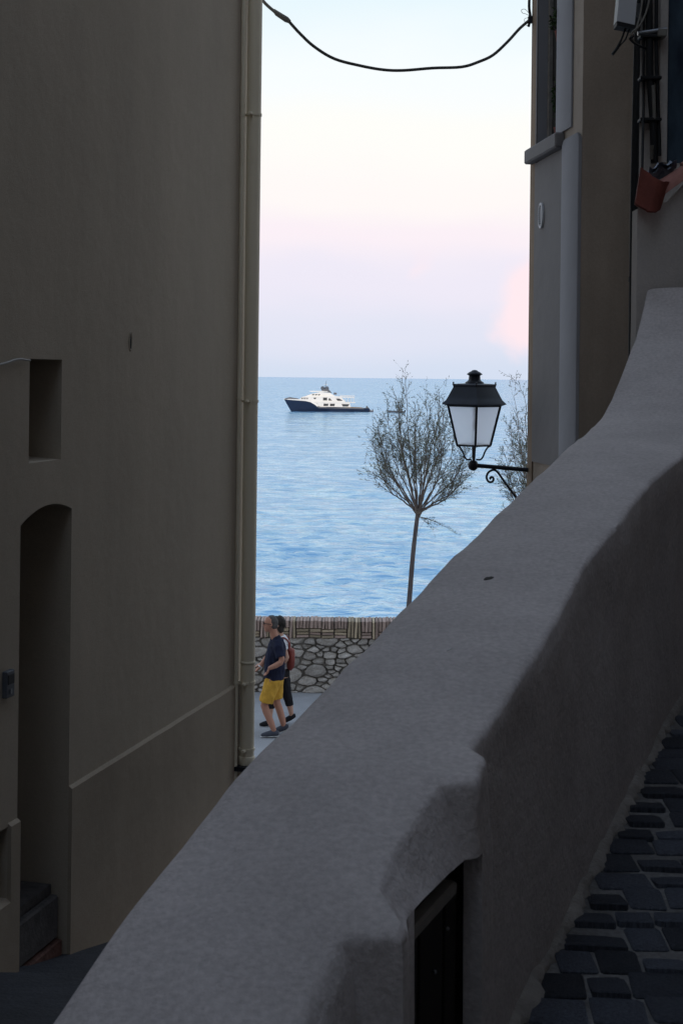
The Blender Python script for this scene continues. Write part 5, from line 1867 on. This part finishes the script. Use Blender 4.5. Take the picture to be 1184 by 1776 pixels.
# her bag: red brown backpack, top-level because it is carried
bc = wo.p(-.135, -.06, 1.06)
bg = thing('backpack', 'red brown leather backpack on the back of the woman in white', 'bag', bc)
q = MB()
q.tube([bc + Vector((-.01, 0, -.16)), bc + Vector((.01, 0, -.12)), bc + Vector((.015, 0, 0)), bc + Vector((.0, 0, .10)), bc + Vector((-.02, 0, .14))], [(.08, .04), (.11, .055), (.11, .060), (.10, .052), (.07, .03)], 16, ref=(0, 1, 0))
q.build('pouch', M['red_leather'], bg)
q = MB().tube([bc + Vector((.01, 0, .03)), bc + Vector((.01, 0, .12)), bc + Vector((-.03, 0, .16))], [(.113, .067), (.105, .060), (.08, .03)], 16, ref=(0, 1, 0))
q.build('flap', M['red_leather'], bg)
MB().ell(bc + Vector((.072, -.02, .035)), .012, .014, .014, 10, 6).build('buckle', M['steel'], bg)
for sd_ in (-1, 1):
    MB().tube(spline([wo.p(-.13, sd_ * .10 - .03, 1.18), wo.p(-.10, sd_ * .11, 1.34), wo.p(.0, sd_ * .115, 1.39), wo.p(.11, sd_ * .115, 1.27), wo.p(.11, sd_ * .13, 1.08), wo.p(-.06, sd_ * .165, .98)], 5), (.014), 6).build('strap', M['red_leather'], bg)

# ================================================================== YACHT
YY = 648.0
ky = YY / F
wl_z = ZS + 0.0
yb = at(492, 716, YY)
ya = thing('motor_yacht', 'large motor yacht with navy hull and white decks anchored off shore', 'yacht', (yb.x, YY, wl_z))
YX0 = yb.x


def yx(px): return (px - 492) * ky
def yz(py): return (716.5 - py) * ky


def YP_(lx, ly, lz_): return Vector((YX0 + lx, YY + ly, wl_z + lz_))


LEN = yx(640)
# hull stations
st_ = []
nS = 34
sheer = [(0, 5.6), (4, 5.2), (10, 4.9), (11.5, 4.6), (13.5, 3.6), (15.3, 2.5), (17, 2.15), (25, 2.05), (35, 1.9), (LEN, 1.7)]
def she(x): return float(np.interp(x, [a_ for a_, b_ in sheer], [b_ for a_, b_ in sheer]))
hullv, hullf = [], []
for i in range(nS):
    f_ = (i / (nS - 1)) ** 1.15
    x_top = LEN * f_
    half = 4.1 * (1 - (1 - min(1, f_ * 2.3)) ** 2.2) * (1 - 0.10 * max(0, f_ - .6) / .4)
    half = max(half, 0.06)
    zt = she(x_top)
    for (kz, kw, rake) in ((zt, 1.0, 0.0), (zt * .55, 0.86, .42), (zt * .2, .74, .75), (0.0, 0.66, 0.95), (-1.4, 0.40, 1.2)):
        x_ = x_top + 3.4 * rake * (1 - f_) ** 3
        for sd_ in (-1, 1):
            hullv.append(YP_(x_, sd_ * half * (kw if f_ < .5 else kw + (1 - kw) * .6), kz))
nn = 10
for i in range(nS - 1):
    for j in range(4):
        for sd_ in (0, 1):
            a_, b_ = i * nn + j * 2 + sd_, i * nn + (j + 1) * 2 + sd_
            hullf.append((a_, a_ + nn, b_ + nn, b_))
    hullf.append((i * nn, i * nn + 1, (i + 1) * nn + 1, (i + 1) * nn))
for i in (0, nS - 1):
    for j in range(4):
        hullf.append((i * nn + j * 2, i * nn + j * 2 + 1, i * nn + (j + 1) * 2 + 1, i * nn + (j + 1) * 2))
mk('hull', hullv, hullf, M['yacht_navy'], ya, ang=40)


def yprism(poly, half, name, mt, parent=ya, y0=0.0):
    """side profile polygon in photo pixels, extruded across the beam"""
    a_ = [YP_(yx(px), y0 - half, yz(py)) for px, py in poly]
    b_ = [YP_(yx(px), y0 + half, yz(py)) for px, py in poly]
    return MB().hexa(a_, b_).build(name, M[mt], parent, smooth=False)


# white bulwark band following the sheer down
q = MB()
band_top = [(492, 694.6), (500, 695.2), (515, 695.4), (530, 696.2), (538, 697.5), (545, 700), (551, 704)]
band_bot = [(492, 695.8), (500, 696.8), (515, 697.6), (530, 698.6), (536, 700.2), (543, 704), (551, 708.6)]
for sd_ in (-1, 1):
    for i in range(len(band_top) - 1):
        (xa, ta), (xb, tb) = band_top[i], band_top[i + 1]
        (_, ba), (_, bb) = band_bot[i], band_bot[i + 1]
        def hw(px):
            f_ = max(0.0, yx(px) / LEN) ** (1 / 1.0)
            return 4.1 * (1 - (1 - min(1, f_ * 2.3)) ** 2.2) + .06
        A_, B_ = hw(xa), hw(xb)
        q.hexa([YP_(yx(xa), sd_ * A_, yz(ba)), YP_(yx(xb), sd_ * B_, yz(bb)), YP_(yx(xb), sd_ * (B_ - .12), yz(bb)), YP_(yx(xa), sd_ * (A_ - .12) if A_ > .2 else sd_ * .01, yz(ba))],
               [YP_(yx(xa), sd_ * A_, yz(ta)), YP_(yx(xb), sd_ * B_, yz(tb)), YP_(yx(xb), sd_ * (B_ - .12), yz(tb)), YP_(yx(xa), sd_ * (A_ - .12) if A_ > .2 else sd_ * .01, yz(ta))])
q.build('bulwark', M['yacht_white'], ya, smooth=False)
yprism([(494, 694.4), (502, 692.2), (517, 694.5), (517, 695.6), (494, 695.6)], 1.0, 'foredeck_cover', 'yacht_grey')
yprism([(538, 698.9), (616, 699.8), (616, 701.0), (542, 700.4)], 4.0, 'deck_overhang', 'yacht_white')
main = yprism([(541, 700.3), (606, 700.9), (608, 708.2), (552, 708.4), (546, 704)], 3.7, 'main_deck', 'yacht_white')
up = yprism([(519, 696.6), (522, 692.6), (532, 690.2), (578, 689.4), (592, 691.4), (598, 699.2), (598, 700.2), (540, 699.5), (519, 697.5)], 3.55, 'upper_deck', 'yacht_white')
br = yprism([(526, 691.5), (540, 686.2), (556, 682.6), (572, 684.2), (582, 690.5)], 2.9, 'bridge_deck', 'yacht_white')
yprism([(535, 681.2), (556, 680.6), (568, 681.4), (568, 682.3), (540, 682.6)], 2.7, 'hard_top', 'yacht_white')
yprism([(556, 682.2), (559, 677.5), (569, 677.5), (575, 684)], 0.9, 'radar_arch', 'yacht_grey')
yprism([(572, 691), (614, 692.6), (614, 691.6), (573, 689.9)], 3.3, 'sun_deck_edge', 'yacht_white')
yprism([(524, 691.2), (583, 689.6), (594, 690.6), (594, 691.6), (524, 692.2)], 3.75, 'deck_overhang', 'yacht_white')
for px in (559, 566.4):
    MB().ell(YP_(yx(px), -0.2, yz(676.2)), 0.92, .92, .95, 14, 9).build('radome', M['yacht_grey'], ya)
MB().tube([YP_(yx(563), 0, yz(678)), YP_(yx(564), 0, yz(670)), YP_(yx(565.5), 0, yz(662.5))], [0.22, .15, .06], 6).build('mast', M['yacht_grey'], ya)
MB().tube([YP_(yx(561), 0, yz(669.5)), YP_(yx(567.5), 0, yz(669.5))], 0.10, 6).build('radar_bar', M['yacht_white'], ya)
# windows, each a pane set proud of its deck
def ywin(parent, poly, half):
    for sd_ in (-1, 1):
        a_ = [YP_(yx(px), sd_ * (half + .001), yz(py)) for px, py in poly]
        b_ = [YP_(yx(px), sd_ * (half + .05), yz(py)) for px, py in poly]
        MB().hexa(a_, b_).build('window', M['yacht_glass'], parent, smooth=False)
for x0_, x1_ in ((548, 550.5), (561, 569.5), (572, 580.5)):
    ywin(main, [(x0_, 702.6), (x1_, 702.6), (x1_ - .8, 706.8), (x0_, 706.8)], 3.7)
ywin(main, [(592, 703), (605.5, 703.2), (603, 707.2), (594, 707)], 3.7)
for x0_ in (522.5, 525.5, 528.5, 532):
    ywin(up, [(x0_, 692.9), (x0_ + 1.8, 692.7), (x0_ + 1.8, 695.2), (x0_, 695.4)], 3.55)
ywin(up, [(543.5, 692.6), (548.5, 692.6), (547, 695), (544.5, 695)], 3.55)
ywin(up, [(560, 692.2), (567, 692.2), (567, 697.2), (560, 697.2)], 3.55)
ywin(up, [(569.5, 693.4), (572, 693.4), (575.5, 697.3), (569.5, 697.3)], 3.55)
ywin(up, [(582, 693.6), (588, 693.6), (594.5, 697.5), (585, 697.5)], 3.55)
for x0_ in (541, 546, 551):
    ywin(br, [(x0_, 687.0), (x0_ + 3.6, 686.2), (x0_ + 3.6, 688.2), (x0_, 688.6)], 2.9)
# deck rails
q = MB()
for sd_ in (-1, 1):
    for px in np.arange(590, 614.5, 4):
        q.tube([YP_(yx(px), sd_ * 3.3, yz(692)), YP_(yx(px), sd_ * 3.3, yz(688.2))], 0.07, 4)
    for py in (688.2, 690):
        q.tube([YP_(yx(589), sd_ * 3.3, yz(py)), YP_(yx(614), sd_ * 3.3, yz(py + .6))], .07, 4)
    for px in np.arange(598, 616, 5):
        q.tube([YP_(yx(px), sd_ * 3.6, yz(700)), YP_(yx(px), sd_ * 3.6, yz(693))], .07, 4)
q.build('deck_rail', M['yacht_white'], ya)
MB().box(0, 1, 0, 1, 0, 1, lambda x, y, z: YP_(yx(578) + x * 1.4, -0.5 + y, yz(687) + z * 0.9)).build('sun_lounge', M['yacht_grey'], ya, smooth=False)
yprism([(552, 708.2), (630, 709.4), (631, 711.4), (552, 710.4)], 4.02, 'rubbing_strake', 'yacht_grey')
yprism([(600, 708), (627, 708.8), (629, 710), (600, 709.6)], 3.4, 'aft_deck', 'teak')
yprism([(628, 713.4), (647, 714), (647, 717), (628, 717)], 3.2, 'swim_platform', 'yacht_navy')
yprism([(633, 713.6), (634.5, 706.2), (636.4, 706), (639, 709.5), (643, 713.8)], 0.8, 'stern_crane', 'yacht_grey', y0=-1.5)
yprism([(645, 713.9), (645.4, 711.5), (646.6, 711.5), (647, 714)], 0.5, 'stern_post', 'yacht_grey')

# small dark boat beyond the tree
bb = at(672, 717, 640)
bt = thing('small_boat', 'small dark open boat on the water behind the tamarisk', 'boat', (bb.x, 640, ZS))
L_ = 30 * 640 / F
vv, ff = [], []
for i in range(13):
    f_ = i / 12
    half = 0.95 * math.sin(math.pi * min(1, .08 + f_ * .62)) ** .7
    zt = 0.75 + .35 * (1 - f_) ** 2
    x_ = bb.x + L_ * f_
    vv += [(x_, 640 - half, ZS + zt), (x_, 640 + half, ZS + zt), (x_ + .3 * (1 - f_), 640 - half * .55, ZS - .2), (x_ + .3 * (1 - f_), 640 + half * .55, ZS - .2)]
for i in range(12):
    a_ = i * 4
    ff += [(a_, a_ + 4, a_ + 6, a_ + 2), (a_ + 1, a_ + 3, a_ + 7, a_ + 5), (a_ + 2, a_ + 6, a_ + 7, a_ + 3), (a_, a_ + 1, a_ + 5, a_ + 4)]
ff += [(0, 2, 3, 1), (48, 49, 51, 50)]
mk('hull', vv, ff, M['yacht_grey'], bt, ang=50)
MB().bbox(bb.x + L_ * .62, bb.x + L_ * .74, 639.6, 640.4, ZS + .7, ZS + 1.6, .05).build('console', M['yacht_grey'], bt)
MB().bbox(bb.x + L_ * .96, bb.x + L_ * 1.03, 639.7, 640.3, ZS + .2, ZS + 1.3, .06).build('outboard', M['cable_black'], bt)
